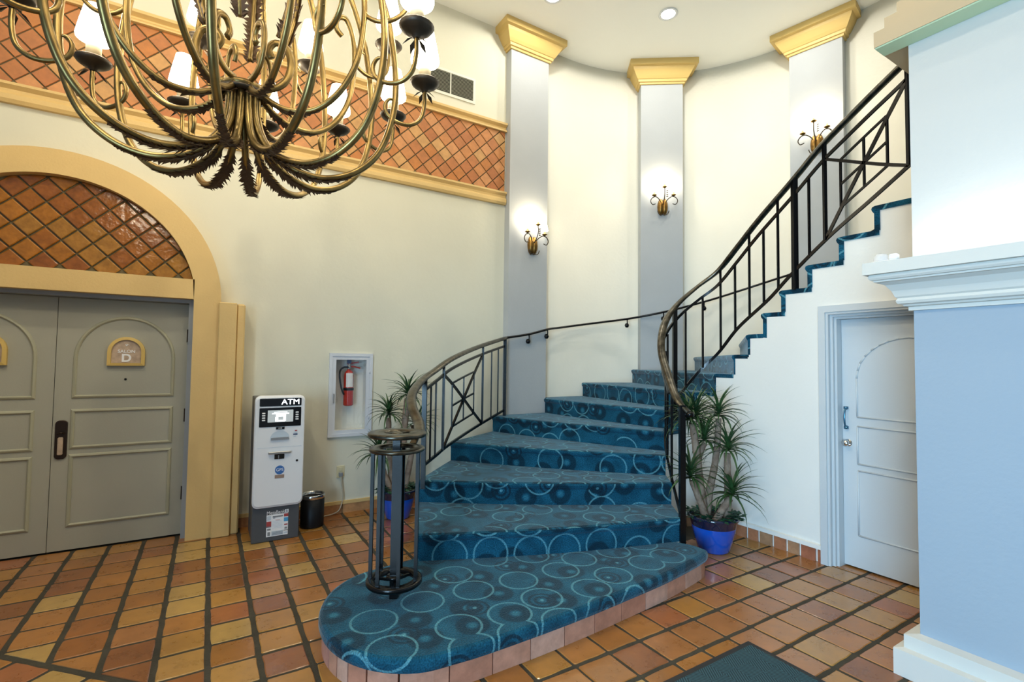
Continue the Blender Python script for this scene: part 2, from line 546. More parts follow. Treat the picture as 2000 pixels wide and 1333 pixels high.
    def prism(self, poly, z0, z1, mt=None, bevel=0.0, fn=None):
        """polygon in (a,b) raised from z0 to z1; fn maps (a,b,c) to world"""
        fn = fn or (lambda a, b, c: (a, b, c))
        n = len(poly)
        cx = sum(p[0] for p in poly) / n; cy = sum(p[1] for p in poly) / n
        rings = [[(p[0], p[1], z0) for p in poly]]
        if bevel:
            rad = max(1e-6, sum(math.hypot(p[0] - cx, p[1] - cy) for p in poly) / n)
            k = max(0.2, 1 - bevel / rad * 1.3)
            dz = bevel * (1 if z1 > z0 else -1) * 0.7
            rings.append([(p[0], p[1], z1 - dz) for p in poly])
            rings.append([(cx + (p[0] - cx) * k, cy + (p[1] - cy) * k, z1) for p in poly])
        else:
            rings.append([(p[0], p[1], z1) for p in poly])
        vs = [fn(*p) for r in rings for p in r]
        fs = []
        for r in range(len(rings) - 1):
            for i in range(n):
                j = (i + 1) % n
                fs.append((r * n + i, r * n + j, (r + 1) * n + j, (r + 1) * n + i))
        fs.append(tuple(range((len(rings) - 1) * n, len(rings) * n)))
        fs.append(tuple(range(n - 1, -1, -1)))
        return self.add(vs, fs, mt)
    def mesh(self, name, mt=None):
        me = bpy.data.meshes.new(name)
        me.from_pydata(self.v, [], self.f)
        mts = self.mats if self.mats else [mt]
        for x in mts:
            me.materials.append(M[x] if isinstance(x, str) else x)
        me.polygons.foreach_set('material_index', self.m)
        me.polygons.foreach_set('use_smooth', self.sm)
        me.update()
        return me
    def build(self, name, mt=None, parent=None, local=False, fixn=True):
        if parent and not local:
            w = wloc(parent)
            self.v = [(x - w.x, y - w.y, z - w.z) for x, y, z in self.v]
        me = self.mesh(name, mt)
        if fixn:
            import bmesh
            bm = bmesh.new(); bm.from_mesh(me)
            bmesh.ops.recalc_face_normals(bm, faces=bm.faces)
            bm.to_mesh(me); bm.free()
        return link(name, me, parent)

def clip(poly, a, b, c):
    """keep the side a*x+b*y<=c"""
    out = []
    n = len(poly)
    for i in range(n):
        p, q = poly[i], poly[(i + 1) % n]
        dp, dq = a * p[0] + b * p[1] - c, a * q[0] + b * q[1] - c
        if dp <= 0: out.append(p)
        if dp * dq < 0:
            t = dp / (dp - dq)
            out.append((p[0] + (q[0] - p[0]) * t, p[1] + (q[1] - p[1]) * t))
    return out
def area2(poly):
    return abs(sum(poly[i][0] * poly[(i + 1) % len(poly)][1] - poly[(i + 1) % len(poly)][0] * poly[i][1] for i in range(len(poly)))) / 2
def text(name, s, size, pos, mt, parent, depth=0.002, align='CENTER', facing='-Y', local=False, sx=1.0, bold=0.0):
    cu = bpy.data.curves.new('t', 'FONT')
    cu.body = s
    cu.size = size
    cu.align_x = align
    cu.align_y = 'CENTER'
    cu.extrude = depth
    cu.offset = bold
    ob = bpy.data.objects.new('t', cu)
    COL.objects.link(ob)
    dg = bpy.context.evaluated_depsgraph_get()
    me = bpy.data.meshes.new_from_object(ob.evaluated_get(dg))
    bpy.data.objects.remove(ob)
    w = Vector((0, 0, 0)) if local else (wloc(parent) if parent else Vector((0, 0, 0)))
    for v in me.vertices:
        x, y, z = v.co
        v.co = (pos[0] + x * sx - w.x, pos[1] - z - w.y, pos[2] + y - w.z)
    me.materials.clear()
    me.materials.append(M[mt])
    me.name = name
    return link(name, me, parent)

# ================================================================== SETTING
WY = 5.06                       # face of the wall with the doors
RC = (3.9, 2.80); RR = 2.28     # centre and radius of the rounded stair wall
R_STEP = 0.178

# floor slab (grout level) with clay tiles
mb = MB().box((-4.2, -3.2, -0.20), (6.6, 5.6, -0.0035))
floor = tag(mb.build('floor', 'grout'), kind='structure')

# rounded stair outline, used to leave out tiles that nothing shows
def under_stairs(x, y):
    if 0.75 < x < 3.0 and 2.35 < y < 3.0: return True
    if x > 1.6 and y > 2.45 and y < 4.2 and not (x > 3.2 and y < 3.0): return True
    if x > 2.3 and y > 2.95: return True
    if x > 4.45: return True
    return False
def proj_size(x, y):
    cx, cy = 0.5243, 0.8515
    d = x * cx + y * cy
    if d < 0.6: return -1, 0
    u = (x * cy - y * cx) / d
    v = 1.52 / d
    inside = abs(u) < 1.10 and v < 0.76
    return (1 if inside else 0), 1 / (d * d)
PT = 0.2235
tile_cache = {}
def tile_mesh(w, h, key):
    if key in tile_cache: return tile_cache[key]
    rnd = random.Random(key)
    pts = []
    a, b = w / 2, h / 2
    j = lambda s=0.0025: rnd.uniform(-s, s)
    for (x0, y0), (x1, y1) in (((-a, -b), (a, -b)), ((a, -b), (a, b)), ((a, b), (-a, b)), ((-a, b), (-a, -b))):
        ux, uy = (x1 - x0), (y1 - y0)
        for t in (0.03, 0.35, 0.68, 0.97):
            pts.append((x0 + ux * t + j() * (1 if ux == 0 else 0.3), y0 + uy * t + j() * (1 if uy == 0 else 0.3)))
    tile_cache[key] = MB().prism(pts, -0.012, 0.0, bevel=0.004).mesh('clay_tile', 'floor_tile')
    return tile_cache[key]
DIAG = 2.665
cand = []
for i in range(-16, 22):
    for k in range(-22, 15):
        x = 0.043 + (i + 0.5) * PT
        y = 2.19 + (k + 0.5) * PT
        if not (-3.6 < x < 4.5 and -2.6 < y < 5.06): continue
        if under_stairs(x, y): continue
        if x + y < DIAG - PT and x < 1.15 and y > -2: continue
        if x > 3.1 and y < 0.95: continue
        cand.append((x, y, 0))
c45 = math.cos(PI / 4)
for i in range(-26, 26):
    for k in range(0, 14):
        # rows parallel to the diagonal border
        s = (i + 0.5) * 0.237; t = -(k + 0.5) * 0.237 - 0.012
        x = DIAG / 2 + (s - t * -1) * 0 + s * c45 + t * c45 - 0.075
        y = DIAG / 2 - s * c45 + t * c45 + 0.075
        if not (-3.4 < x < 1.05 and -1.0 < y < 5.0): continue
        cand.append((x, y, 1))
vis = sorted([(-proj_size(x, y)[1], x, y, d) for x, y, d in cand if proj_size(x, y)[0] == 1])
keep = set((x, y, d) for _, x, y, d in vis[:299])
rest = MB()
for x, y, d in cand:
    if d == 0:
        left = x < 1.3
        w, h = (0.195, 0.204) if left else (0.208, 0.199)
        poly = [(x - w / 2, y - h / 2), (x + w / 2, y - h / 2), (x + w / 2, y + h / 2), (x - w / 2, y + h / 2)]
        cl = clip(poly, -1, -1, -(DIAG + 0.018)) if x < 1.2 else poly
    else:
        h = 0.108
        poly = [(x + c45 * (a + b) , y + c45 * (b - a)) for a, b in ((-h, -h), (h, -h), (h, h), (-h, h))]
        cl = clip(poly, 1, 1, DIAG - 0.018)
    if len(cl) < 3 or area2(cl) < 0.004: continue
    whole = abs(area2(cl) - area2(poly)) < 1e-6
    dz = random.uniform(-0.0015, 0.0015)
    if (x, y, d) in keep:
        if whole:
            me = tile_mesh(0.216 if d else w, 0.216 if d else h, ('L' if d == 0 and left else 'R' if d == 0 else 'D') + str(random.randint(0, 4)))
            o = link('clay_tile', me, floor, (x, y, dz))
            o.rotation_euler = (0, 0, (PI / 4 if d else 0) + random.uniform(-0.012, 0.012))
        else:
            me = MB().prism([(p[0] - x, p[1] - y) for p in cl], -0.012, 0.0, bevel=0.004).mesh('clay_tile', 'floor_tile')
            link('clay_tile', me, floor, (x, y, dz))
    else:
        rest.prism(cl, -0.012, dz, bevel=0.004)
o = rest.build('clay_tile_field', 'floor_tile', floor, fixn=False)
o['kind'] = 'stuff'

# ceiling
mb = MB().box((-4.2, -3.2, CEIL), (6.6, 5.4, CEIL + 0.15))
tag(mb.build('ceiling', 'ceiling'), kind='structure')

# left wall with the doors (opening for the double door)
DX0, DX1 = -1.885, -0.135
mb = MB()
mb.box((-4.2, WY, -0.02), (DX0, WY + 0.2, CEIL))
HX0, HX1, HZ0, HZ1 = 1.058, 1.382, 0.798, 1.524      # recess of the extinguisher cabinet
mb.box((DX1, WY, -0.02), (HX0, WY + 0.2, CEIL)); mb.box((HX1, WY, -0.02), (3.3, WY + 0.2, CEIL))
mb.box((HX0, WY, -0.02), (HX1, WY + 0.2, HZ0)); mb.box((HX0, WY, HZ1), (HX1, WY + 0.2, CEIL)); mb.box((HX0, WY + .14, HZ0), (HX1, WY + .2, HZ1))
mb.box((DX0, WY, 2.02), (DX1, WY + 0.2, CEIL))
mb.box((DX0 - .1, WY + 0.2, -0.02), (DX1 + .1, WY + 0.25, 2.1), 'dark')
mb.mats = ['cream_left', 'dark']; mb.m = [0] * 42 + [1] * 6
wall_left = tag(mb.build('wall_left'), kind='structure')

# rounded back wall, then straight along the upper flight
mb = MB()
path = [(3.3, WY + 0.005), (3.6, WY + 0.015)] + [(RC[0] + RR * math.sin(a), RC[1] + RR * math.cos(a)) for a in [k * PI / 2 / 28 for k in range(29)]] + [(6.19, 2.2), (6.25, 1.2), (6.27, 0.0), (6.3, -3.2)]
vs = []; fs = []
for i, (x, y) in enumerate(path):
    vs += [(x, y, -0.02), (x, y, CEIL)]
for i in range(len(path) - 1):
    fs.append((2 * i, 2 * i + 2, 2 * i + 3, 2 * i + 1))
n = len(vs)
def outw(i):
    a = Vector(path[max(i - 1, 0)]); b = Vector(path[min(i + 1, len(path) - 1)])
    t = (b - a).normalized()
    return Vector((-t.y, t.x))
for i, (x, y) in enumerate(path):
    q = outw(i) * 0.15
    vs += [(x + q.x, y + q.y, -0.02), (x + q.x, y + q.y, CEIL)]
for i in range(len(path) - 1):
    fs.append((n + 2 * i, n + 2 * i + 1, n + 2 * i + 3, n + 2 * i + 2))
    fs.append((2 * i + 1, 2 * i + 3, n + 2 * i + 3, n + 2 * i + 1))
mb.add(vs, fs, None, True)
tag(mb.build('wall_back', 'cream', fixn=False), kind='structure')

# ---- terracotta frieze on the left wall
fz = MB()
prof_lo = [(0, 3.395), (-.035, 3.395), (-.05, 3.42), (-.05, 3.455), (-.03, 3.48), (-.03, 3.50), (-.06, 3.525), (-.06, 3.545), (0, 3.545)]
prof_hi = [(0, 4.285), (-.045, 4.285), (-.045, 4.30), (-.02, 4.325), (-.02, 4.34), (-.06, 4.36), (-.06, 4.385), (0, 4.385)]
for nm, pr in (('trim_1', prof_lo), ('trim_2', prof_hi)):
    t = MB()
    k = len(pr)
    vs = [(x, WY + p[0], p[1]) for x in (-4.2, 2.98) for p in pr]
    fs = [(q, (q + 1) % k, k + (q + 1) % k, k + q) for q in range(k)] + [tuple(range(k)), tuple(range(2 * k - 1, k - 1, -1))]
    t.add(vs, fs)
    tag(t.build(nm, 'gold_paint' if False else 'tan_paint'), kind='structure')
fr = MB().box((-4.2, WY - 0.006, 3.53), (2.975, WY + 0.002, 4.30)).build('frieze_ground', 'grout_wall', wall_left)
TS = 0.124
hd = TS * math.sqrt(2) / 2
hh = hd - 0.0075
frz_mesh = MB().prism([(-hh, 0), (0, -hh), (hh, 0), (0, hh)], 0, -0.014, bevel=0.003, fn=lambda a, b, c: (a, c, b)).mesh('frieze_tile', 'band_tile')
cnt = 0
rest = MB()
for i in range(-60, 42):
    for k in range(-1, 12):
        x = i * hd; z = 3.575 + k * hd
        if (i + k) % 2: continue
        if not (-4.1 < x < 3.05 and 3.4 < z < 4.42): continue
        poly = [(x - hh, z), (x, z - hh), (x + hh, z), (x, z + hh)]
        cl = clip(clip(clip(poly, 0, -1, -3.548), 0, 1, 4.284), 1, 0, 2.968)
        if len(cl) < 3 or area2(cl) < 0.0006: continue
        if x < -1.3 or cnt >= 299:
            rest.prism(cl, WY - 0.004, WY - 0.016, bevel=0.003, fn=lambda a, b, c: (a, c, b))
            continue
        cnt += 1
        if len(cl) == 4 and abs(area2(cl) - area2(poly)) < 1e-6:
            o = link('frieze_tile', frz_mesh, wall_left, (x, WY - 0.004, z))
        else:
            me = MB().prism([(p[0] - x, p[1] - z) for p in cl], 0, -0.014, bevel=0.003, fn=lambda a, b, c: (a, c, b)).mesh('frieze_tile', 'band_tile')
            link('frieze_tile', me, wall_left, (x, WY - 0.004, z))
o = rest.build('frieze_tile_field', 'band_tile', wall_left, fixn=False)
o['kind'] = 'stuff'

# ---- arched surround of the double door
AX, AZ, RI, RO = -1.01, 1.985, 0.895, 1.085
YF = 4.90
mb = MB()
ns = 40
outer = [(AX + RO * math.cos(PI * i / ns), AZ + RO * math.sin(PI * i / ns)) for i in range(ns + 1)]
a0 = math.asin(0.185 / RI)
inner = [(AX + RI * math.cos(a0 + (PI - 2 * a0) * i / ns), AZ + RI * math.sin(a0 + (PI - 2 * a0) * i / ns)) for i in range(ns + 1)]
vs = []; fs = []
for y in (YF, WY):
    vs += [(x, y, z) for x, z in outer] + [(x, y, z) for x, z in inner]
n1 = ns + 1
for i in range(ns):
    fs.append((i, i + 1, n1 + i + 1, n1 + i))
    b = 2 * n1
    fs.append((i, b + i, b + i + 1, i + 1))
    fs.append((n1 + i, n1 + i + 1, b + n1 + i + 1, b + n1 + i))
mb.add(vs, fs)
zl = AZ + 0.185
mb.box((AX - RO, YF, 0), (DX0 - 0.012, WY, AZ)); mb.box((DX1 + 0.012, YF, 0), (AX + RO, WY, AZ))
mb.add([(AX + RO, YF, AZ), inner[0] and (inner[0][0], YF, inner[0][1]), (DX1 + .012, YF, AZ)], [(0, 1, 2)])
mb.add([(AX - RO, YF, AZ), (inner[-1][0], YF, inner[-1][1]), (DX0 - .012, YF, AZ)], [(0, 1, 2)])
mb.box((DX0 - 0.012, YF, 2.005), (DX1 + 0.012, WY, zl))
tag(mb.build('trim_3', 'tan_paint', fixn=True), kind='structure')
# lunette tiles
lun = MB()
poly = [(AX + RI * 1.01 * math.cos(PI * i / 30), AZ + RI * 1.01 * math.sin(PI * i / 30)) for i in range(31)]
lun.prism([p for p in poly if p[1] > AZ + 0.1] + [], YF + 0.085, YF + 0.10, fn=lambda a, b, c: (a, c, b))
trimg = lun.build('lunette_ground', 'grout_wall', wall_left)
TL = 0.132; hdl = TL * math.sqrt(2) / 2; hl = hdl - 0.0085
circ = []
for i in range(36):
    a = 2 * PI * (i + .5) / 36
    circ.append((math.cos(a), math.sin(a), AX * math.cos(a) + AZ * math.sin(a) + RI * 0.997))
for i in range(-16, 17):
    for k in range(-3, 16):
        if (i + k) % 2: continue
        x = -0.802 + i * hdl; z = 2.49 + (k - 3) * hdl - hdl
        poly = [(x - hl, z), (x, z - hl), (x + hl, z), (x, z + hl)]
        for a, b, c in circ: poly = clip(poly, a, b, c) if len(poly) > 2 else poly
        poly = clip(poly, 0, -1, -(zl + 0.002)) if len(poly) > 2 else poly
        if len(poly) < 3 or area2(poly) < 0.001: continue
        me = MB().prism([(p[0] - x, p[1] - z) for p in poly], 0, -0.018, bevel=0.006, fn=lambda a, b, c: (a, c, b)).mesh('lunette_tile', 'glazed_tile')
        link('lunette_tile', me, wall_left, (x, YF + 0.087, z))
# flat pilaster strips beside the doors
for sgn, nm in ((1, 'trim_4'), (-1, 'trim_5')):
    mb = MB()
    e = AX + sgn * (RO - 0.015)
    mb.bbox((e, 4.862, 0), (e + sgn * 0.135, WY, 1.99), 0.006)
    mb.bbox((e + sgn * 0.132, 4.885, 0), (e + sgn * 0.20, WY, 1.985), 0.012)
    tag(mb.build(nm, 'tan_paint'), kind='structure')

# ---- baseboards
def tile_run(parent, name, pts, width, z0, z1, th, mt, gap=0.008):
    """upright tiles laid along a plan path; each tile its own mesh"""
    P = [Vector((p[0], p[1], 0)) for p in pts]
    seg = []; L = 0
    for i in range(len(P) - 1):
        l = (P[i + 1] - P[i]).length
        seg.append((L, l, P[i], P[i + 1])); L += l
    def at(s):
        for s0, l, a, b in seg:
            if s <= s0 + l + 1e-9: return a + (b - a) * ((s - s0) / l)
        return seg[-1][3]
    s = 0; i = 0
    while s < L - 0.02:
        w = width[i % len(width)] if isinstance(width, list) else width
        e = min(s + w, L)
        k = 3
        q = [at(s + gap / 2 + (e - s - gap) * j / k) for j in range(k + 1)]
        vs = []; fs = []
        for j, p in enumerate(q):
            t = (q[min(j + 1, k)] - q[max(j - 1, 0)]).normalized()
            nrm = Vector((t.y, -t.x, 0))
            f = p + nrm * th
            vs += [(p.x, p.y, z0), (f.x, f.y, z0), (f.x, f.y, z1 - .004), (f.x - nrm.x * .004, f.y - nrm.y * .004, z1), (p.x, p.y, z1)]
        for j in range(k):
            for r in range(4):
                fs.append((j * 5 + r, (j + 1) * 5 + r, (j + 1) * 5 + r + 1, j * 5 + r + 1))
        fs.append((0, 1, 2, 3, 4)); fs.append(tuple(k * 5 + r for r in (4, 3, 2, 1, 0)))
        c = q[1]
        mbt = MB().add([(x - c.x, y - c.y, z - z0) for x, y, z in vs], fs)
        me = mbt.mesh(name, mt)
        w0 = wloc(parent)
        link(name, me, parent, (c.x - w0.x, c.y - w0.y, z0 - w0.z))
        s = e; i += 1
bb = tag(MB().box((AX + RO + .19, WY - 0.022, 0.088), (3.0, WY, 0.118)).build('baseboard_left', 'tan_paint'), kind='structure')
tile_run(bb, 'skirting_tile', [(AX + RO + .19, WY), (2.95, WY)], 0.30, 0.0, 0.09, 0.018, 'base_tile_tan')

# ---- stair layout (plan points of the risers, inner and outer end)
PIN = {2: (3.06, 2.53), 3: (3.27, 2.80), 4: (3.43, 3.0), 5: (3.60, 3.12), 6: (3.78, 3.15), 7: (3.95, 3.08), 8: (4.05, 2.94), 9: (4.06, 2.75), 10: (4.06, 2.61), 11: (4.06, 2.466), 12: (4.06, 2.305), 13: (4.06, 2.09), 14: (4.06, 1.857), 15: (4.06, 1.62), 16: (4.06, 1.38), 17: (4.06, 1.14), 18: (4.06, 0.90)}
QOUT = {2: (1.22, 3.16), 3: (1.50, 3.86), 4: (2.06, 4.47), 5: (2.79, 4.93), 6: (3.53, 5.04), 7: (4.215, 5.05), 8: (4.91, 4.84), 9: (5.56, 4.34), 10: (5.90, 3.90), 11: (6.09, 3.40), 12: (6.16, 2.92), 13: (6.17, 2.55), 14: (6.18, 2.2), 15: (6.20, 1.85), 16: (6.22, 1.5), 17: (6.23, 1.18), 18: (6.24, 0.90)}
# wall under the inner side of the flight, with the opening of the small door
mb = MB()
segs = []
for n in range(2, 18):
    a, b = Vector(PIN[n]), Vector(PIN[n + 1])
    if n >= 8:
        a.y -= 0.03 * 0; 
    segs.append((a, b, n * R_STEP - 0.036))
OY0, OY1 = 0.98, 1.955
for a, b, top in segs:
    t = (b - a).normalized()
    nin = Vector((-t.y, t.x))
    if nin.dot(Vector((1, 0.3))) < 0: nin = -nin
    # into the stair body: left side when going up is the flight
    q = Vector((-t.y, t.x)) * 0.09
    pieces = [(a, b, 0.0)]
    if a.y > OY1 > b.y and a.x > 4.0:
        mid = a + (b - a) * ((a.y - OY1) / (a.y - b.y))
        pieces = [(a, mid, 0.0), (mid, b, 1.925)]
    elif a.x > 4.0 and OY0 < (a.y + b.y) / 2 < OY1:
        pieces = [(a, b, 1.925)]
    for p0, p1, zb in pieces:
        vs = []
        for p in (p0, p1):
            for z in (zb, top):
                vs += [(p.x, p.y, z), (p.x + q.x, p.y + q.y, z)]
        mb.add(vs, [(0, 4, 6, 2), (1, 3, 7, 5), (2, 6, 7, 3), (0, 1, 5, 4), (0, 2, 3, 1), (4, 5, 7, 6)])
mb.box((4.07, -0.5, 0), (4.15, 0.90, 17 * R_STEP))
wall_stair = tag(mb.build('wall_stair', 'white_plaster', fixn=True), kind='structure')
bb = MB()
inn = [(3.43, 2.985), (3.60, 3.10), (3.78, 3.13), (3.93, 3.06), (4.035, 2.93), (4.055, 2.75), (4.06, 2.5), (4.06, 2.0)]
off = []
bb.sweep([(x - 0.012, y, 0.118) for x, y in inn], [(-.012, -.018), (.012, -.018), (.012, .012), (-.012, .018)], 'white_plaster')
bbo = tag(bb.build('baseboard_right'), kind='structure')
tile_run(bbo, 'skirting_tile', inn, [0.105, 0.125, 0.115], 0.0, 0.102, 0.016, 'base_tile', gap=0.018)

# small door under the stairs
d2 = thing('door_2', kind='structure', loc=(4.2, 1.47, 0))
mb = MB()
for x0, x1, o, i_ in ((4.032, 4.075, 0.055, 0.0), (4.044, 4.12, 0.03, 0.018), (4.075, 4.165, 0.012, 0.036), (4.10, 4.215, 0.004, 0.052)):
    mb.box((x0, OY1 - i_, 0), (x1, OY1 - i_ + 0.05, 1.925 - i_ + .05))
    mb.box((x0, OY0 + i_ - .05, 0), (x1, OY0 + i_, 1.925 - i_ + .05))
    mb.box((x0, OY0 + i_, 1.925 - i_), (x1, OY1 - i_, 1.925 - i_ + 0.05))
mb.build('door_frame', 'door_blue', d2)
leaf = MB().box((4.17, OY0 + .048, 0.012), (4.213, OY1 - .054, 1.872)).build('door_leaf', 'door_blue', d2)
def frame_yz(x, y0, y1, z0, z1, w=0.014, arch=False):
    b = MB()
    pts = [(x, y0, z0), (x, y1, z0), (x, y1, z1), (x, y0, z1)]
    if arch:
        ym, ry = (y0 + y1) / 2, abs(y1 - y0) / 2
        rz = 0.30
        pts = [(x, y0, z0), (x, y1, z0)] + [(x, ym + (1 if y1 > y0 else -1) * ry * math.cos(PI * i / 16), z1 - rz + rz * math.sin(PI * i / 16)) for i in range(17)]
    for i in range(len(pts)):
        b.tube([pts[i], pts[(i + 1) % len(pts)]], w * 0.5, 6)
    return b
for z0, z1, ar in ((0.25, 0.73, False), (0.78, 1.06, False), (1.13, 1.72, True)):
    frame_yz(4.169, 1.80, 1.13, z0, z1, 0.014, ar).build('panel_moulding', 'door_blue', leaf)
h = MB()
h.tube(smooth_path([(4.168, 1.872, 1.185), (4.145, 1.872, 1.182), (4.134, 1.872, 1.14), (4.134, 1.872, 1.10), (4.145, 1.872, 1.058), (4.168, 1.872, 1.055)], 4), 0.007, 8)
h.lathe([(0, 0), (0.016, 0), (0.016, .02), (0, .02)], (4.16, 1.872, 1.185), 10).lathe([(0, 0), (0.016, 0), (0.016, .02), (0, .02)], (4.16, 1.872, 1.035), 10)
tag(h.build('pull_handle', 'steel_blue', leaf), label='blue steel pull handle')
kn = MB()
vs_ = [(0.0, 0.028), (0.012, 0.012), (0.012, 0.012), (0.024, 0.022), (0.045, 0.026), (0.055, 0.016), (0.058, 0)]
ring = []
fsr = []
for i in range(14):
    a = 2 * PI * i / 14
    for dx, r in vs_:
        ring.append((4.17 - dx, 1.865 + r * math.cos(a), 0.93 + r * math.sin(a)))
for i in range(14):
    j = (i + 1) % 14
    for q in range(len(vs_) - 1):
        fsr.append((i * 7 + q, j * 7 + q, j * 7 + q + 1, i * 7 + q + 1))
kn.add(ring, fsr, None, True)
kn.build('door_knob', 'chrome', leaf)

# ---- column wall on the right: base, shaft, cornice, upper wall, stepped crown
CX, CY = 3.02, 1.042
mb = MB()
mb.box((CX, -3.2, 0), (CX + 0.5, CY, 1.83))
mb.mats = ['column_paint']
mb.box((CX, -3.2, 2.0), (CX + 0.5, CY, CEIL), 'upper_lit_tone')
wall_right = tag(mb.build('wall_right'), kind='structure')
def mitre_run(prof, x0, y0, yend, xend):
    """profile (projection, z) run along the wall face and around its end"""
    b = MB()
    k = len(prof)
    vs = []
    for p, z in prof: vs.append((x0 - p, yend, z))
    for p, z in prof: vs.append((x0 - p, y0 + p, z))
    for p, z in prof: vs.append((xend + p, y0 + p, z))
    for p, z in prof: vs.append((xend + p, yend, z))
    fs = []
    for s in range(3):
        for q in range(k - 1):
            fs.append((s * k + q, (s + 1) * k + q, (s + 1) * k + q + 1, s * k + q + 1))
    b.add(vs, fs)
    # flat top
    b.add([vs[k - 1], vs[2 * k - 1], vs[3 * k - 1], vs[4 * k - 1]], [(0, 1, 2, 3)])
    b.add([vs[0], vs[k], vs[2 * k], vs[3 * k]], [(0, 1, 2, 3)])
    return b
mitre_run([(0.083, 0.0), (0.083, 0.125), (0.05, 0.132), (0.05, 0.195), (0.0, 0.205)], CX, CY, -3.2, CX + .5).build('wall_base', 'cornice', wall_right)
mitre_run([(0.0, 1.80), (0.016, 1.80), (0.016, 1.818), (0.030, 1.822), (0.034, 1.83), (0.05, 1.835), (0.056, 1.848), (0.05, 1.862), (0.058, 1.87), (0.068, 1.90), (0.088, 1.93), (0.112, 1.944), (0.125, 1.946), (0.125, 1.954), (0.135, 1.956), (0.142, 1.966), (0.142, 1.975), (0.138, 1.982), (0.160, 1.984), (0.160, 2.045)], CX, CY, -3.2, CX + .5).build('cornice', 'cornice', wall_right)
mitre_run([(0.0, 3.18), (0.11, 3.18), (0.11, 3.262), (0.075, 3.264), (0.075, 3.335), (0.035, 3.337), (0.035, 3.41), (0.0, 3.412)], CX, CY, -3.2, CX + .5).build('crown', 'beige_paint', wall_right)
MB().box((CX - 0.106, -3.2, 3.172), (CX - 0.001, CY + 0.106, 3.181)).build('crown_soffit', 'green_strip', wall_right)  # pale green strip along the front of the crown's underside

# pilasters on the rounded wall
def pilaster(name, mid, ang, zbase):
    """mid: plan centre of the shaft face; ang: outward direction (into the wall)"""
    n = Vector((math.cos(ang), math.sin(ang))); t = Vector((n.y, -n.x))
    e = thing(name, kind='structure', loc=(mid[0], mid[1], zbase), rotz=ang - PI / 2)
    hw, dp = 0.277, 0.24
    MB().box((-hw, 0, 0), (hw, dp, 5.31 - zbase)).build('shaft', 'grey_paint', e, local=True)
    z = 5.285 - zbase
    prof = [(0.0, z), (0.018, z), (0.022, z + .022), (0.04, z + .026), (0.045, z + .055), (0.055, z + .06), (0.075, z + .09), (0.115, z + .16), (0.125, z + .19), (0.165, z + .195), (0.165, z + .271)]
    b = MB()
    k = len(prof)
    vs = []
    for pth in range(4):
        for p, zz in prof:
            x = (-hw - p) if pth < 2 else (hw + p)
            y = dp if pth in (0, 3) else -p
            vs.append((x, y, zz))
    fs = []
    for s in range(3):
        for q in range(k - 1):
            fs.append((s * k + q, (s + 1) * k + q, (s + 1) * k + q + 1, s * k + q + 1))
    b.add(vs, fs)
    b.add([vs[k - 1], vs[2 * k - 1], vs[3 * k - 1], vs[4 * k - 1]], [(0, 1, 2, 3)])
    b.build('capital', 'gold_paint', e, local=True)
    return e
pilaster('trim_6', (3.265, 4.95), PI / 2, 0.80)
pilaster('trim_7', (5.10, 4.50), math.radians(54.5), 1.2)
pilaster('trim_8', (6.00, 2.98), math.radians(12), 1.7)

# double door
d1 = thing('door_1', kind='structure', loc=(AX, 5.1, 0))
mb = MB()
mb.box((DX0 - .02, 4.985, 0), (DX0 + .022, 5.14, 2.01)).box((DX1 - .022, 4.985, 0), (DX1 + .02, 5.14, 2.01)).box((DX0 + .022, 4.985, 1.975), (DX1 - .022, 5.14, 2.010))
mb.build('door_frame', 'frame_grey', d1)
def frame_xz(y, x0, x1, z0, z1, w=0.02, arch=0.0):
    b = MB()
    pts = [(x0, y, z0), (x1, y, z0), (x1, y, z1), (x0, y, z1)]
    if arch:
        xm, rx = (x0 + x1) / 2, (x1 - x0) / 2
        pts = [(x0, y, z0), (x1, y, z0)] + [(xm + rx * math.cos(PI * i / 24), y, z1 - arch + arch * math.sin(PI * i / 24)) for i in range(25)]
    h = w / 2
    n = len(pts)
    vs = []; fs = []
    c = Vector(((x0 + x1) / 2, y, (z0 + z1) / 2))
    prof = [(-h, 0), (-h, -.006), (-h * .3, -.014), (h * .5, -.010), (h, -.004), (h, 0)]
    for i in range(n):
        p = Vector(pts[i]); a = (p - Vector(pts[i - 1])).normalized(); b2 = (Vector(pts[(i + 1) % n]) - p).normalized()
        t = (a + b2).normalized()
        s = Vector((t.z, 0, -t.x)) / max(0.4, a.dot(t))
        for q, r in prof:
            vs.append((p.x + s.x * q, y + r, p.z + s.z * q))
    k = len(prof)
    for i in range(n):
        j = (i + 1) % n
        for q in range(k - 1):
            fs.append((i * k + q, j * k + q, j * k + q + 1, i * k + q + 1))
    b.add(vs, fs)
    return b
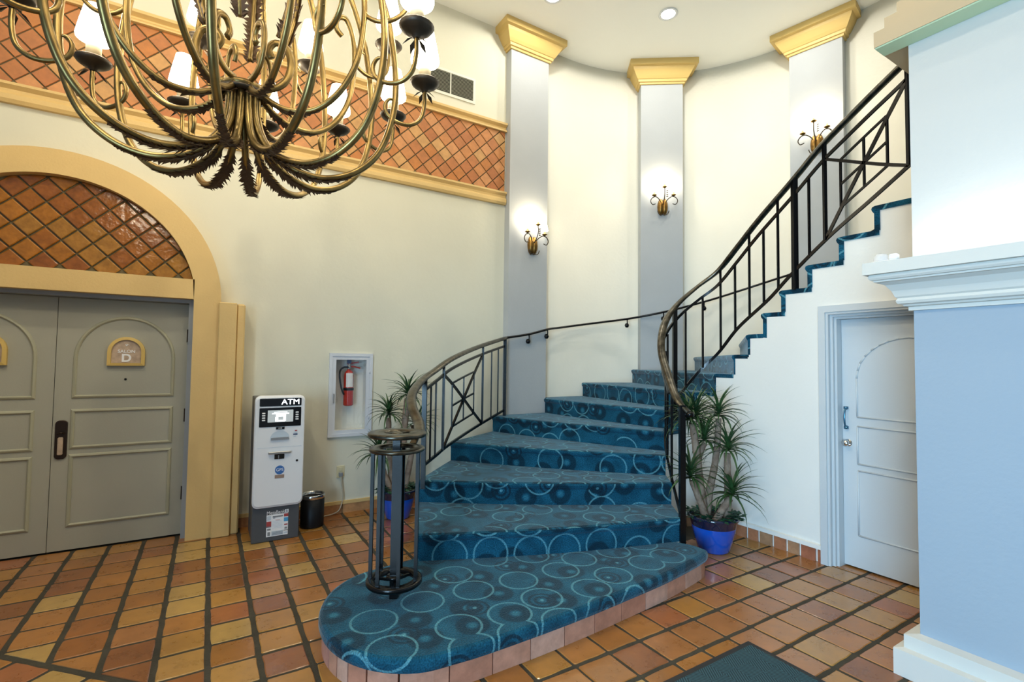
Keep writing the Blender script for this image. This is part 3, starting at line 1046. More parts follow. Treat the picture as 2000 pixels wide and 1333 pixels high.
for sgn in (1, -1):
    x0, x1 = (AX + 0.002, DX1 - .024) if sgn > 0 else (DX0 + .024, AX - 0.002)
    lf = MB().box((x0, 5.095, 0.012), (x1, 5.14, 1.972)).build('door_leaf', 'door_grey', d1)
    px0, px1 = (x0 + 0.115, x1 - .10) if sgn > 0 else (x0 + .10, x1 - .115)
    for z0, z1, ar in ((0.20, 0.735, 0), (0.80, 1.085, 0), (1.195, 1.83, 0.33)):
        frame_xz(5.095, px0, px1, z0, z1, 0.026, ar).build('panel_moulding', 'moulding', lf)
    hx = x1 if sgn > 0 else x0
    for z in (1.70, 1.02, 0.36):
        MB().tube([(hx + sgn * .004, 5.080, z - .055), (hx + sgn * .004, 5.080, z + .055)], 0.014, 8).build('hinge', 'dark_brown', lf)
    MB().lathe([(0, 0), (.009, 0), (.009, .004), (0, .004)], (0, 0, 0), 12).build('peephole', 'black', lf, local=True).matrix_basis = Matrix.Translation(((px0 + px1) / 2 - AX, -0.006, 1.33)) @ Matrix.Rotation(PI / 2, 4, 'X')
    if sgn > 0:
        pl = MB()
        hw, hz = 0.037, 0.15
        c = (AX + 0.055, 0.865)
        sh = []
        for i in range(32):
            a = 2 * PI * i / 32
            sh.append((c[0] + (hw - .03) * (1 if math.cos(a) > 0 else -1) + .03 * math.cos(a), c[1] + (hz - .03) * (1 if math.sin(a) > 0 else -1) + .03 * math.sin(a)))
        pl.prism(sh, 5.096, 5.083, bevel=0.003, fn=lambda a, b, q: (a, q, b))
        hp = pl.build('handle_plate', 'dark_brown', lf)
        lv = MB().bbox((c[0] - .016, 5.06, c[1] - .115), (c[0] + .016, 5.084, c[1] + .02), 0.006)
        tag(lv.build('thumb_grip', 'sign_face', hp), label='worn tan grip')
        MB().tube(smooth_path([(c[0] - .02, 5.083, c[1] + .05), (c[0], 5.062, c[1] + .055), (c[0] + .02, 5.083, c[1] + .05)], 4), 0.007, 6).build('thumb_latch', 'dark_brown', hp)

# ================================================================== THINGS
# ---- signs on the doors
def arch_poly(xc, zb, w, h, n=16):
    r = w / 2
    return [(xc - r, zb), (xc + r, zb)] + [(xc + r * math.cos(PI * i / n), zb + h - r + r * math.sin(PI * i / n)) for i in range(n + 1)]
def sign(xc, label):
    s = thing('room_sign', label, 'sign', (xc, 5.09, 1.44), group='room signs on the double door')
    po, pi_ = arch_poly(xc, 1.44, 0.245, 0.235), arch_poly(xc, 1.462, 0.195, 0.19)
    b = MB()
    n = len(po)
    vs = [(x, 5.066, z) for x, z in po] + [(x, 5.062, z) for x, z in pi_] + [(x, 5.094, z) for x, z in po] + [(x, 5.085, z) for x, z in pi_]
    fs = []
    for i in range(n):
        j = (i + 1) % n
        fs += [(i, j, n + j, n + i), (i, 2 * n + i, 2 * n + j, j), (n + i, n + j, 3 * n + j, 3 * n + i)]
    b.add(vs, fs)
    b.build('sign_frame', 'sign_frame', s)
    MB().prism(pi_, 5.094, 5.078, fn=lambda a, b, c: (a, c, b)).build('sign_panel', 'sign_face', s)
    text('sign_letters', 'SALON', 0.036, (xc, 5.076, 1.556), 'white_print', s, bold=0.0006)
    o = text('sign_letter', 'D', 0.088, (xc, 5.076, 1.500), 'white_print', s, bold=0.0028)
    emb = MB()
    for i in range(3):
        a = 2.3 - i * 0.75
        emb.tube(smooth_path([(xc - .002, 5.076, 1.600), (xc + .012 * math.cos(a), 5.074, 1.602 + .012 * math.sin(a)), (xc + .017 * math.cos(a - .5), 5.075, 1.602 + .017 * math.sin(a - .5))], 3), [0.002] * 7, 5)
    emb.build('sign_emblem', 'white_print', s)
    return s
sign(-0.575, 'gold framed arched sign reading SALON D on the right door leaf')
sign(-1.40, 'gold framed arched sign on the left door leaf, cut by the picture edge')

# ---- cash machine
t = thing('cash_machine', 'white and dark grey cash machine standing beside the tan door surround', 'cash machine', (0.52, 4.75, 0))
AX0, AX1, AYF = 0.338, 0.704, 4.555
body = MB()
body.bbox((AX0 + .004, AYF + 0.02, 0), (AX1 - .004, 4.96, 1.18), 0.006)
body.bbox((AX0, AYF, 0.0), (AX1 - 0.008, AYF + .04, 0.30), 0.006)
cab = body.build('cabinet', 'dark_plastic', t)
def rrect(x0, x1, z0, z1, r, n=6):
    out = []
    for cx, cz, a0 in ((x1 - r, z0 + r, -PI / 2), (x1 - r, z1 - r, 0), (x0 + r, z1 - r, PI / 2), (x0 + r, z0 + r, PI)):
        for i in range(n + 1):
            a = a0 + PI / 2 * i / n
            out.append((cx + r * math.cos(a), cz + r * math.sin(a)))
    return out
toXZ = lambda a, b, c: (a, c, b)
F0 = AYF - 0.028
front = MB().prism(rrect(AX0 - .004, AX1 + .012, 0.285, 1.205, 0.045), AYF + .03, F0, bevel=0.014, fn=toXZ).build('front_panel', 'white_plastic', t)
def plate(name, x0, x1, z0, z1, y, th, mt, par, r=0.006):
    return MB().prism(rrect(x0, x1, z0, z1, r, 3), y, y - th, fn=toXZ).build(name, mt, par)
xa, xb = AX0 + .028, AX1 - .02
hd_ = plate('header', xa, xb, 1.118, 1.182, F0, 0.004, 'black_gloss', front)
text('header_letters', 'ATM', 0.062, (xb - 0.084, F0 - .006, 1.150), 'atm_sign', hd_, depth=0.003, sx=1.12)
bz = plate('screen_bezel', xa, xb, 0.948, 1.105, F0, 0.004, 'black_gloss', front)
sc_ = plate('screen', xa + .062, xb - .062, 0.985, 1.085, F0 - .004, 0.002, 'screen', bz, 0.003)
xm = (xa + xb) / 2
prn = MB()
for x0, x1, z0, z1 in ((xm - .05, xm + .05, 1.066, 1.071), (xm - .065, xm + .065, 1.052, 1.060), (xm - .035, xm + .04, 1.030, 1.050), (xm - .04, xm - .018, .992, 1.028), (xm + .02, xm + .04, .992, 1.028), (xm - .03, xm + .03, .990, 1.003)):
    prn.box((x0, F0 - .0075, z0), (x1, F0 - .006, z1))
prn.build('screen_print', 'screen_white', bz)
for sx_, xk in ((-1, xa + .032), (1, xb - .032)):
    for i in range(4):
        MB().bbox((xk - .012, F0 - .010, 1.056 - i * .019), (xk + .012, F0 - .004, 1.067 - i * .019), 0.002).build('screen_button', 'white_print', bz)
lg = MB().box((xm - .032, F0 - .007, .925), (xm + .032, F0, .945)).build('card_label', 'black', front)
text('card_label_letters', 'LIVE', 0.016, (xm, F0 - .008, .935), 'white_print', lg, depth=0.0008)
pk = MB()
half = [(xm - .072, .838)] + [(xm - .072 * math.cos(PI * i / 14), .852 + .062 * math.sin(PI * i / 14)) for i in range(15)] + [(xm + .072, .838)]
pk.prism(half, F0 + .002, F0 - .003, fn=toXZ)
keyhood = pk.build('keypad_hood', 'palegrey_print', front)
MB().prism([(xm - .068, .838), (xm + .068, .838), (xm + .066, .858), (xm - .066, .858)], F0, F0 - .012, fn=toXZ).build('keypad', 'grey_print', keyhood)
stk = MB()
for i, (dx, dz, w, c) in enumerate(((.0, 0, .018, 'red_print'), (-.01, -.016, .03, 'palegrey_print'), (-.012, -.03, .03, 'navy_print'), (.008, -.03, .014, 'blue_print'), (-.01, -.046, .02, 'palegrey_print'))):
    stk.box((xb - .045 + dx, F0 - .002, .902 + dz), (xb - .045 + dx + w, F0 + .001, .911 + dz), c)
stk.build('card_stickers', None, front)
MB().box((AX0 + .02, F0 - .0015, .776), (AX1 - .01, F0 + .001, .779)).build('panel_joint', 'palegrey_print', front)
sl = MB().bbox((xm - .085, F0 - .022, .722), (xm + .085, F0, .742), 0.004).build('receipt_lip', 'steel', front)
dsp = MB().box((xm - .037, F0 - .006, .680), (xm + .037, F0, .722)).build('cash_slot', 'black_gloss', front)
MB().bbox((xm - .010, F0 - .014, .684), (xm - .002, F0 - .004, .712), .002).build('slot_lever', 'steel', dsp)
MB().lathe([(0, 0), (.009, 0), (.009, .004), (0, .004)], (0, 0, 0), 12).build('lock', 'black', front, local=True).matrix_basis = Matrix.Translation((xb - .022 - .52, F0 - .001 - 4.75, .655)) @ Matrix.Rotation(PI / 2, 4, 'X')
bd = MB().prism([(xm + .006 + .036 * math.cos(2 * PI * i / 24), .588 + .036 * math.sin(2 * PI * i / 24)) for i in range(24)], F0 + .001, F0 - .002, fn=toXZ).build('round_sticker', 'blue_print', front)
text('round_sticker_letters', 'GPS', 0.034, (xm + .006, F0 - .003, .588), 'white_print', bd, depth=0.0008)
MB().box((xm - .030, F0 - .002, .520), (xm + .042, F0 + .001, .548)).build('brown_sticker', 'brown_print', front)
# notice on the lower cabinet
nx0, nx1, nz0, nz1 = xm - .078, xm + .086, 0.040, 0.218
YN = AYF - 0.001
nt_ = MB().box((nx0, YN - .002, nz0), (nx1, YN + .002, nz1)).build('bank_notice', 'white_print', cab)
text('bank_notice_letters', 'MetaBank', 0.040, ((nx0 + nx1) / 2 - .014, YN - .003, nz1 + .016), 'white_print', nt_, depth=0.001, sx=0.86)
lgm = MB().box((nx1 - .026, YN - .003, nz1 + .004), (nx1 + .002, YN + .001, nz1 + .03)).build('bank_logo', 'white_print', nt_)
text('bank_logo_letter', 'B', 0.026, (nx1 - .012, YN - .004, nz1 + .017), 'navy_print', lgm, depth=0.0006)
npz = MB()
def np_(x0, x1, z0, z1, c):
    npz.box((nx0 + x0 * (nx1 - nx0), YN - .0035, nz0 + z0 * (nz1 - nz0)), (nx0 + x1 * (nx1 - nx0), YN - .0015, nz0 + z1 * (nz1 - nz0)), c)
for a in ((0.0, .22, .48, .70, 'red_print'), (0, .22, .44, .47, 'black'), (.02, .2, .76, .95, 'palegrey_print'), (.04, .2, .30, .38, 'grey_print'), (.06, .18, .05, .22, 'grey_print'), (.8, 1, .62, .80, 'sky_print'), (.8, 1, .84, .98, 'red_print'), (.82, .98, .45, .50, 'red_print'), (.84, .96, .27, .36, 'grey_print'), (.8, 1.0, .20, .22, 'black'), (.82, .98, .06, .14, 'palegrey_print'), (.24, .78, .03, .24, 'palegrey_print'), (.27, .75, .17, .185, 'blue_print'), (.27, .75, .12, .135, 'blue_print'), (.27, .75, .07, .085, 'blue_print'), (.28, .76, .86, .93, 'grey_print'), (.3, .4, .82, .84, 'navy_print'), (.42, .62, .72, .735, 'red_print')) + tuple((.27, .74, .68 - .06 * i, .69 - .06 * i, 'palegrey_print') for i in range(6)):
    np_(*a)
npz.build('notice_print', None, nt_)

# ---- waste bin
t = thing('waste_bin', 'small black waste bin with a chrome rim beside the cash machine', 'waste bin', (0.845, 4.80, 0))
b = MB().lathe([(0, .004), (.098, .004), (.1, .01), (.102, .285), (.098, .285), (.094, .02), (0, .02)], (0.845, 4.80, 0), 28)
b.build('bin_body', 'black', t)
MB().lathe([(.103, .255), (.105, .257), (.106, .285), (.103, .290), (.098, .288), (.097, .257)], (0.845, 4.80, 0), 28).build('rim_band', 'chrome', t)

# ---- fire extinguisher cabinet
ex0, ex1, ez0, ez1 = 1.008, 1.432, 0.748, 1.574
t = thing('extinguisher_cabinet', 'pale grey glazed extinguisher cabinet set in the cream wall', 'cabinet', (1.22, WY, ez0))
b = MB()
YC = WY - 0.024
def fbox(o, x0, x1, z0, z1, w, y0, y1):
    o.box((x0, y0, z0), (x1, y1, z0 + w)); o.box((x0, y0, z1 - w), (x1, y1, z1)); o.box((x0, y0, z0 + w), (x0 + w, y1, z1 - w)); o.box((x1 - w, y0, z0 + w), (x1, y1, z1 - w))
fbox(b, ex0, ex1, ez0, ez1, 0.030, YC, WY)
fbox(b, ex0 + .028, ex1 - .028, ez0 + .028, ez1 - .028, 0.036, YC + .007, WY)
b.build('cabinet_frame', 'cabinet', t)
b = MB().box((HX0, WY + .132, HZ0), (HX1, WY + .138, HZ1))
b.box((HX0 + .001, WY, HZ0), (HX0 + .004, WY + .132, HZ1)).box((HX1 - .004, WY, HZ0), (HX1 - .001, WY + .132, HZ1)).box((HX0, WY, HZ0 + .001), (HX1, WY + .132, HZ0 + .004)).box((HX0, WY, HZ1 - .004), (HX1, WY + .132, HZ1 - .001))
b.build('cabinet_box', 'cabinet_in', t)
MB().box((HX0, WY - .009, HZ0), (HX1, WY - .006, HZ1)).build('glazing', 'glass', t)
MB().bbox((ex0 + .043, YC - .004, 1.08), (ex0 + .052, YC + .01, 1.175), .002).build('door_pull', 'grey_print', t)
for z in (.93, 1.39):
    MB().tube([(ex1 - .030, YC - .002, z - .02), (ex1 - .030, YC - .002, z + .02)], .005, 6).build('hinge', 'cabinet', t)
# ---- extinguisher
xe, ye = 1.215, WY + 0.066
t = thing('fire_extinguisher', 'red fire extinguisher with white tag hanging in the glazed cabinet', 'extinguisher', (xe, ye, 1.045))
MB().lathe([(0, 0), (.036, 0), (.046, .006), (.048, .014), (.048, .30), (.044, .33), (.030, .352), (.016, .36), (.016, .375)], (xe, ye, 1.045), 22).build('tank', 'red', t)
hd_ = MB().lathe([(.018, .37), (.02, .38), (.02, .40), (.012, .41), (.012, .43)], (xe, ye, 1.045), 12)
hd_.build('valve', 'steel', t)
lv = MB().bar((xe - .02, ye, 1.472), (xe + .03, ye, 1.475), .018).bar((xe + .03, ye, 1.475), (xe + .095, ye, 1.487), .014)
lv.build('squeeze_lever', 'red', t)
MB().bar((xe - .005, ye, 1.445), (xe + .05, ye, 1.44), .016).bar((xe + .05, ye, 1.44), (xe + .112, ye, 1.425), .013).build('carry_handle', 'red', t)
MB().bbox((xe - .02, ye - .015, 1.47), (xe + .02, ye + .015, 1.51), .004).build('valve_cap', 'navy_print', t)
MB().tube(smooth_path([(xe - .01, ye - .02, 1.435), (xe - .06, ye - .03, 1.432), (xe - .092, ye - .03, 1.40), (xe - .095, ye - .03, 1.33), (xe - .075, ye - .03, 1.22), (xe - .05, ye - .03, 1.16)], 6), .009, 8).build('hose', 'black', t)
MB().lathe([(.0495, .155), (.052, .157), (.052, .18), (.0495, .182)], (xe, ye, 1.045), 20).build('strap', 'black', t)
lbl = MB()
for i in range(6):
    a0, a1 = -2.35 + i * .26, -2.35 + (i + 1) * .26
    r = .0492
    lbl.add([(xe + r * math.cos(a), ye + r * math.sin(a), z) for a, z in ((a0, 1.235), (a1, 1.235), (a1, 1.375), (a0, 1.375))], [(0, 1, 2, 3)])
tg = lbl.build('inspection_tag', 'paper', t)
# ---- outlet and cord
t = thing('wall_outlet', 'ivory wall outlet with a plugged cord above the tile skirting', 'outlet', (1.143, WY, 0.40))
MB().bbox((1.105, WY - .007, .345), (1.181, WY, .462), .003).build('cover_plate', 'ivory', t)
MB().bbox((1.126, WY - .011, .41), (1.160, WY - .006, .447), .004).build('socket', 'ivory', t)
MB().bbox((1.124, WY - .034, .358), (1.162, WY - .006, .400), .005).build('plug', 'grey_print', t)
cd = MB().tube(smooth_path([(1.143, WY - .03, .36), (1.15, WY - .032, .28), (1.165, WY - .03, .18), (1.155, WY - .035, .10), (1.12, WY - .05, .035), (1.04, WY - .055, .010), (0.93, WY - .06, .007), (0.75, WY - .05, .007)], 8), .0055, 8)
tag(cd.build('power_cord', 'cord'), 'thin beige power cord running from the outlet down to the floor', 'cord')

# ---- ventilation grille
t = thing('vent_grille', 'cream ventilation grille with fine slats above the tile frieze', 'vent', (2.24, WY, 4.53))
vx0, vx1, vz0, vz1 = 1.93, 2.56, 4.52, 4.82
b = MB(); fbox(b, vx0, vx1, vz0, vz1, .028, WY - .014, WY + .001)
b.box(((vx0 + vx1) / 2 - .006, WY - .012, vz0 + .02), ((vx0 + vx1) / 2 + .006, WY, vz1 - .02))
b.build('grille_frame', 'vent', t)
MB().box((vx0 + .02, WY - .003, vz0 + .02), (vx1 - .02, WY - .001, vz1 - .02)).build('grille_back', 'dark', t)
sm = MB().add([(vx0 + .025 - vx0, -.012, 0), (vx1 - .025 - vx0, -.012, 0), (vx1 - .025 - vx0, -.002, .009), (vx0 + .025 - vx0, -.002, .009), (vx0 + .025 - vx0, -.011, -.002), (vx1 - .025 - vx0, -.011, -.002), (vx1 - .025 - vx0, -.001, .007), (vx0 + .025 - vx0, -.001, .007)], [(0, 1, 2, 3), (7, 6, 5, 4), (0, 4, 5, 1), (3, 2, 6, 7)]).mesh('slat', 'vent_slat')
for i in range(16):
    link('slat', sm, t, (vx0 - 2.24, 0, vz0 + .032 + i * .0152 - 4.53))

# ---- entrance mat
t = thing('entrance_mat', 'dark teal ribbed entrance mat with a black rubber border at the bottom edge', 'mat', (2.0, 0.9, 0))
MB().bbox((1.0, 0.1, 0.001), (2.56, 1.655, 0.007), .003).build('border', 'mat_border', t)
MB().bbox((1.03, 0.13, 0.004), (2.528, 1.623, 0.011), .002).build('weave', 'mat_weave', t)

# ---- staircase
st = thing('staircase', 'curving staircase in blue ring patterned carpet with a tiled bullnose bottom step', 'staircase', (2.2, 3.0, 0))
def uvmesh(name, verts, faces, uvs, mt, parent, smooth=None):
    w = wloc(parent)
    me = bpy.data.meshes.new(name)
    me.from_pydata([(x - w.x, y - w.y, z - w.z) for x, y, z in verts], [], faces)
    me.materials.append(M[mt])
    l = me.uv_layers.new(name='UVMap')
    k = 0
    for p, fu in zip(me.polygons, uvs):
        p.use_smooth = bool(smooth)
        for li, u in zip(p.loop_indices, fu):
            l.data[li].uv = u
    me.update()
    return link(name, me, parent)
# bullnose step
OUT = [(3.02, 2.545), (3.075, 2.44), (3.085, 2.36), (3.04, 2.30), (2.6, 2.215), (2.2, 2.172), (1.7, 2.132), (1.2, 2.118), (1.0, 2.128)]
for i in range(1, 13):
    a = -PI / 2 - PI * i / 13
    OUT.append((0.99 + 0.45 * math.cos(a), 2.65 + 0.525 * math.sin(a)))
OUT += [(1.0, 3.18), (1.15, 3.20), (1.30, 3.22)]
SO = smooth_path([(x, y, 0) for x, y in OUT], 3)
TOPZ = R_STEP
def offs(i, d):
    a = SO[max(i - 1, 0)]; b = SO[min(i + 1, len(SO) - 1)]
    t = (b - a).normalized()
    return SO[i] + Vector((-t.y, t.x, 0)) * d
vs = []; fs = []; uvs = []
ring_prof = [(-.006, .112), (.012, .112), (.018, .13), (.018, .155), (.010, .172), (-.004, .178), (-.016, .178)]
k = len(ring_prof); n = len(SO)
arc = [0]
for i in range(1, n): arc.append(arc[-1] + (SO[i] - SO[i - 1]).length)
for i in range(n):
    for d, z in ring_prof:
        p = offs(i, d)
        vs.append((p.x, p.y, z))
for i in range(n - 1):
    for q in range(k - 1):
        f = (i * k + q, i * k + q + 1, (i + 1) * k + q + 1, (i + 1) * k + q)
        fs.append(f)
        if q >= 4:
            uvs.append([(vs[j][0], vs[j][1]) for j in f])
        else:
            # wrap: continue the tread pattern over the edge
            def wrapuv(j):
                ii = j // k; zz = vs[j][2]
                p = offs(ii, (.178 - zz))
                return (p.x, p.y)
            uvs.append([wrapuv(j) for j in f])
topf = [i * k + k - 1 for i in range(n)]
fs.append(tuple(topf)); uvs.append([(vs[j][0], vs[j][1]) for j in topf])
bull = uvmesh('bullnose_step', vs, fs, uvs, 'carpet', st)
# its tiled riser
core = MB()
core.prism([(offs(i, -.022).x, offs(i, -.022).y) for i in range(n)], 0.0, 0.12)
core.build('riser_core', 'grout', st)
runp = [(offs(i, -.020).x, offs(i, -.020).y) for i in range(6, n - 4)][::-1]
tile_run(st, 'riser_tile', runp, [0.085] * 13 + [0.11, 0.15] + [0.2235] * 20, 0.0, 0.122, 0.020, 'riser_tile', gap=0.007)

# flight
SN = 12
def riser_line(n):
    a, b = Vector((*PIN[n], 0)), Vector((*QOUT[n], 0))
    t = (b - a).normalized()
    fwd = Vector((t.y, -t.x, 0))     # towards the foot of the stair
    if n <= 8 and fwd.dot(Vector((-0.5, -0.8, 0))) < 0: fwd = -fwd
    if n > 8 and fwd.dot(Vector((-0.6, 0.6, 0))) < 0: fwd = -fwd
    bulge = 0.05 if n <= 6 else 0.0
    pts = [a + (b - a) * (i / SN) + fwd * bulge * math.sin(PI * i / SN) for i in range(SN + 1)]
    # carpet returns a little over the inner wall
    pts[0] = pts[0] - t * 0.014
    return pts, fwd
for n in range(2, 18):
    A, fw = riser_line(n)
    B, fb = riser_line(n + 1)
    zb, zt = (n - 1) * R_STEP, n * R_STEP
    prof = [(0, zb - .002), (0, zt - .055), (.012, zt - .038), (.017, zt - .022), (.012, zt - .007), (-.006, zt)]
    rows = []
    for d, z in prof:
        rows.append([(p.x + fw.x * d, p.y + fw.y * d, z) for p in A])
    for tt in (0.35, 0.7, 1.0):
        row = []
        for i in range(SN + 1):
            p = A[i] + (B[i] - A[i]) * tt
            if tt == 1.0: p = p - fb * 0.03
            row.append((p.x, p.y, zt))
        rows.append(row)
    # outer end follows the rounded wall
    if 6 <= n <= 12:
        for row, tt in ((rows[6], .35), (rows[7], .7)):
            x, y, z = row[-1]
            v = Vector((x - RC[0], y - RC[1]))
            if v.length < RR + .01:
                v = v.normalized() * (RR + .01)
                row[-1] = (RC[0] + v.x, RC[1] + v.y, z)
    nr = len(rows); nc = SN + 1
    vs = [v for r in rows for v in r]
    fs = []; uvs = []
    lens = [0]
    for i in range(SN): lens.append(lens[-1] + (A[i + 1] - A[i]).length)
    for r in range(nr - 1):
        for i in range(SN):
            f = (r * nc + i, r * nc + i + 1, (r + 1) * nc + i + 1, (r + 1) * nc + i)
            fs.append(f)
            if r < 4:
                uvs.append([(lens[j % nc] + n * .37, vs[j][2] * 1.0 + n * .21) for j in f])
            else:
                uvs.append([(vs[j][0], vs[j][1]) for j in f])
    # inner return: a thin edge of carpet along tread and riser
    c0 = [vs[r * nc] for r in range(nr)]
    e0 = Vector((B[0].x, B[0].y, 0)) - fb * .03
    lowb = (e0.x, e0.y, zt - .036)
    off = A[0] - fw * .034
    lowf = (off.x, off.y, zt - .036); lowr = (off.x, off.y, zb - .002)
    base = len(vs)
    vs += [lowb, lowf, lowr]
    idx = [r * nc for r in range(nr)]
    ring_ = idx + [base, base + 1, base + 2]
    fs.append((idx[0], idx[1], base + 1, base + 2))
    fs.append((idx[1], idx[2], idx[3], idx[4], idx[5], idx[6], base + 1))
    fs.append((idx[6], idx[7], idx[8], base, base + 1))
    for f in fs[-3:]:
        uvs.append([(vs[j][1] + .2, vs[j][2]) for j in f])
    # underside of that edge, so it reads as a thickness
    inn2 = [(p[0] + (A[1] - A[0]).x * .35, p[1] + (A[1] - A[0]).y * .35, p[2]) for p in (lowb, lowf, lowr)]
    b2 = len(vs); vs += inn2
    fs += [(base, base + 1, b2 + 1, b2), (base + 1, base + 2, b2 + 2, b2 + 1)]
    uvs += [[(0, 0)] * 4, [(0, 0)] * 4]
    # outer side down to the floor on the open part
    if n <= 5:
        oi = [r * nc + SN for r in range(nr)]
        b3 = len(vs)
        vs += [(vs[oi[0]][0], vs[oi[0]][1], 0.0), (vs[oi[-1]][0], vs[oi[-1]][1], 0.0)]
        f = tuple([b3] + oi + [b3 + 1])
        fs.append(f); uvs.append([(vs[j][1], vs[j][2]) for j in f])
    o = uvmesh('carpet_step', vs, fs, uvs, 'carpet', st)

# ---- iron balustrades
RAILP = [(-.034, -.006), (-.030, .010), (-.012, .020), (.012, .020), (.030, .010), (.034, -.006), (.024, -.014), (-.024, -.014)]
SUBP = [(-.008, -.012), (.008, -.012), (.008, .012), (-.008, .012)]
def lerp_path(path, lens, s):
    for i in range(len(path) - 1):
        if s <= lens[i + 1]:
            return path[i] + (path[i + 1] - path[i]) * ((s - lens[i]) / max(1e-9, lens[i + 1] - lens[i]))
    return path[-1]
class Curve:
    def __init__(self, pts, n=10):
        self.p = smooth_path(pts, n)
    def at_xy(self, x, y):
        """height above a plan point: closest point of the path"""
        best = min(range(len(self.p) - 1), key=lambda i: min((self.p[i].x - x) ** 2 + (self.p[i].y - y) ** 2, 9))
        out = None; bd = 9
        for i in (best - 1, best):
            if i < 0 or i >= len(self.p) - 1: continue
            a, b = self.p[i], self.p[i + 1]
            dx, dy = b.x - a.x, b.y - a.y
            t = max(0, min(1, ((x - a.x) * dx + (y - a.y) * dy) / max(1e-9, dx * dx + dy * dy)))
            q = a + (b - a) * t
            d = (q.x - x) ** 2 + (q.y - y) ** 2
            if d < bd: bd = d; out = q
        return out
NC = (0.93, 2.745)
t = thing('stair_balustrade', 'black iron balustrade with round cage newel on the left of the bottom step', 'balustrade', (NC[0], NC[1], R_STEP), group='iron stair balustrades')
top = Curve([(1.085, 2.80, 1.085), (1.135, 2.95, 1.128), (1.165, 3.15, 1.205), (1.245, 3.37, 1.280), (1.44, 3.68, 1.360), (1.63, 3.88, 1.43), (1.905, 4.12, 1.538), (2.368, 4.50, 1.660), (2.908, 4.87, 1.781)])
MB().sweep(top.p, RAILP, smooth=True).build('handrail', 'rail_metal', t)
sub = Curve([(1.50, 3.74, 1.288), (1.67, 3.91, 1.352), (1.905, 4.12, 1.448), (2.368, 4.50, 1.570), (2.905, 4.87, 1.692)])
bot = Curve([(1.50, 3.74, 0.685), (1.67, 3.91, 0.715), (1.86, 4.09, 0.755), (2.353, 4.50, 0.842), (2.905, 4.87, 0.955)])
MB().sweep(sub.p, SUBP).build('upper_rail', 'iron', t)
MB().sweep(bot.p, SUBP).build('bottom_rail', 'iron', t)
def frac(cv, f):
    L = [0]
    for i in range(1, len(cv.p)): L.append(L[-1] + (cv.p[i] - cv.p[i - 1]).length)
    return lerp_path(cv.p, L, L[-1] * f)
def on(cv, f):
    """point of a rail at a fraction of the panel, matched in plan to the sub rail"""
    q = frac(sub, f)
    r = cv.at_xy(q.x, q.y)
    return Vector((q.x, q.y, r.z))
# start post, end post
MB().bar((1.475, 3.715, 0.50), (1.475, 3.715, 1.37), .036).build('post', 'iron', t)
MB().bar((2.905, 4.868, 0.80), (2.905, 4.868, 1.78), .036).build('post', 'iron', t)
for f in (0.055, 0.115, 0.815, 0.905):
    a, b = on(bot, f), on(sub, f)
    MB().bar(a, b, .014).build('baluster', 'iron', t)
fl, fr_ = 0.205, 0.70
for f in (fl, fr_):
    a, b = on(bot, f), on(top, f)
    MB().bar(a, b, .022).build('panel_bar', 'iron', t)
def pattern(lo, hi, f0, f1, par, w=.016):
    """diagonals with a slanted square in the middle"""
    def P(u, v):
        f = f0 + (f1 - f0) * u
        a, b = lo(f), hi(f)
        return a + (b - a) * v
    for uv0, uv1 in (((0, 0), (1, 1)), ((0, 1), (1, 0))):
        MB().sweep([P(uv0[0] + (uv1[0] - uv0[0]) * i / 6, uv0[1] + (uv1[1] - uv0[1]) * i / 6) for i in range(7)], [(-w * .5, -w * .7), (w * .5, -w * .7), (w * .5, w * .7), (-w * .5, w * .7)]).build('diagonal_bar', 'iron', par)
    a, b, c, d = 0.21, 0.77, 0.22, 0.80
    for q0, q1 in (((a, c), (b, c)), ((b, c), (b, d)), ((b, d), (a, d)), ((a, d), (a, c)), ((.5, c), (.5, d)), ((a, .5), (b, .5))):
        MB().sweep([P(q0[0] + (q1[0] - q0[0]) * i / 3, q0[1] + (q1[1] - q0[1]) * i / 3) for i in range(4)], [(-w * .4, -w * .5), (w * .4, -w * .5), (w * .4, w * .5), (-w * .4, w * .5)], up=(0, 0, 1) if q0[0] != q1[0] else (.5, .85, .01)).build('square_bar', 'iron', par)
pattern(lambda f: on(bot, f), lambda f: on(sub, f), fl, fr_, t)
# cage newel
def ring_disc(r0, r1, z0, z1):
    return MB().lathe([(r0, z0), (r1 - .006, z0), (r1, z0 + .006), (r1, z1 - .006), (r1 - .006, z1), (r0, z1), (r0, z0)], (NC[0], NC[1], 0), 36)
ring_disc(0.075, 0.165, 1.082, 1.106).build('newel_cap', 'rail_metal', t)
ring_disc(0.0, 0.03, 1.084, 1.104).build('newel_cap_boss', 'rail_metal', t)
ring_disc(0.100, 0.156, 1.000, 1.020).build('newel_ring', 'rail_metal', t)
ring_disc(0.110, 0.156, 0.262, 0.290).build('newel_ring', 'iron', t)
ring_disc(0.0, 0.045, 0.285, 0.305).build('newel_boss', 'iron', t)
MB().bar((NC[0], NC[1], 0.16), (NC[0], NC[1], 1.09), .042).build('newel_post', 'iron', t)
for i in range(3):
    a = 2 * PI * i / 3 + .3
    MB().bar((NC[0], NC[1], .276), (NC[0] + .12 * math.cos(a), NC[1] + .12 * math.sin(a), .276), .014).build('newel_spoke', 'iron', t)
    MB().bar((NC[0], NC[1], 1.094), (NC[0] + .10 * math.cos(a), NC[1] + .10 * math.sin(a), 1.094), .014).build('newel_spoke', 'rail_metal', t)
for i in range(7):
    a = 2 * PI * i / 7 + 2.75
    x, y = NC[0] + .132 * math.cos(a), NC[1] + .132 * math.sin(a)
    MB().bar((x, y, .276), (x, y, 1.01), .019).build('newel_bar', 'iron', t)
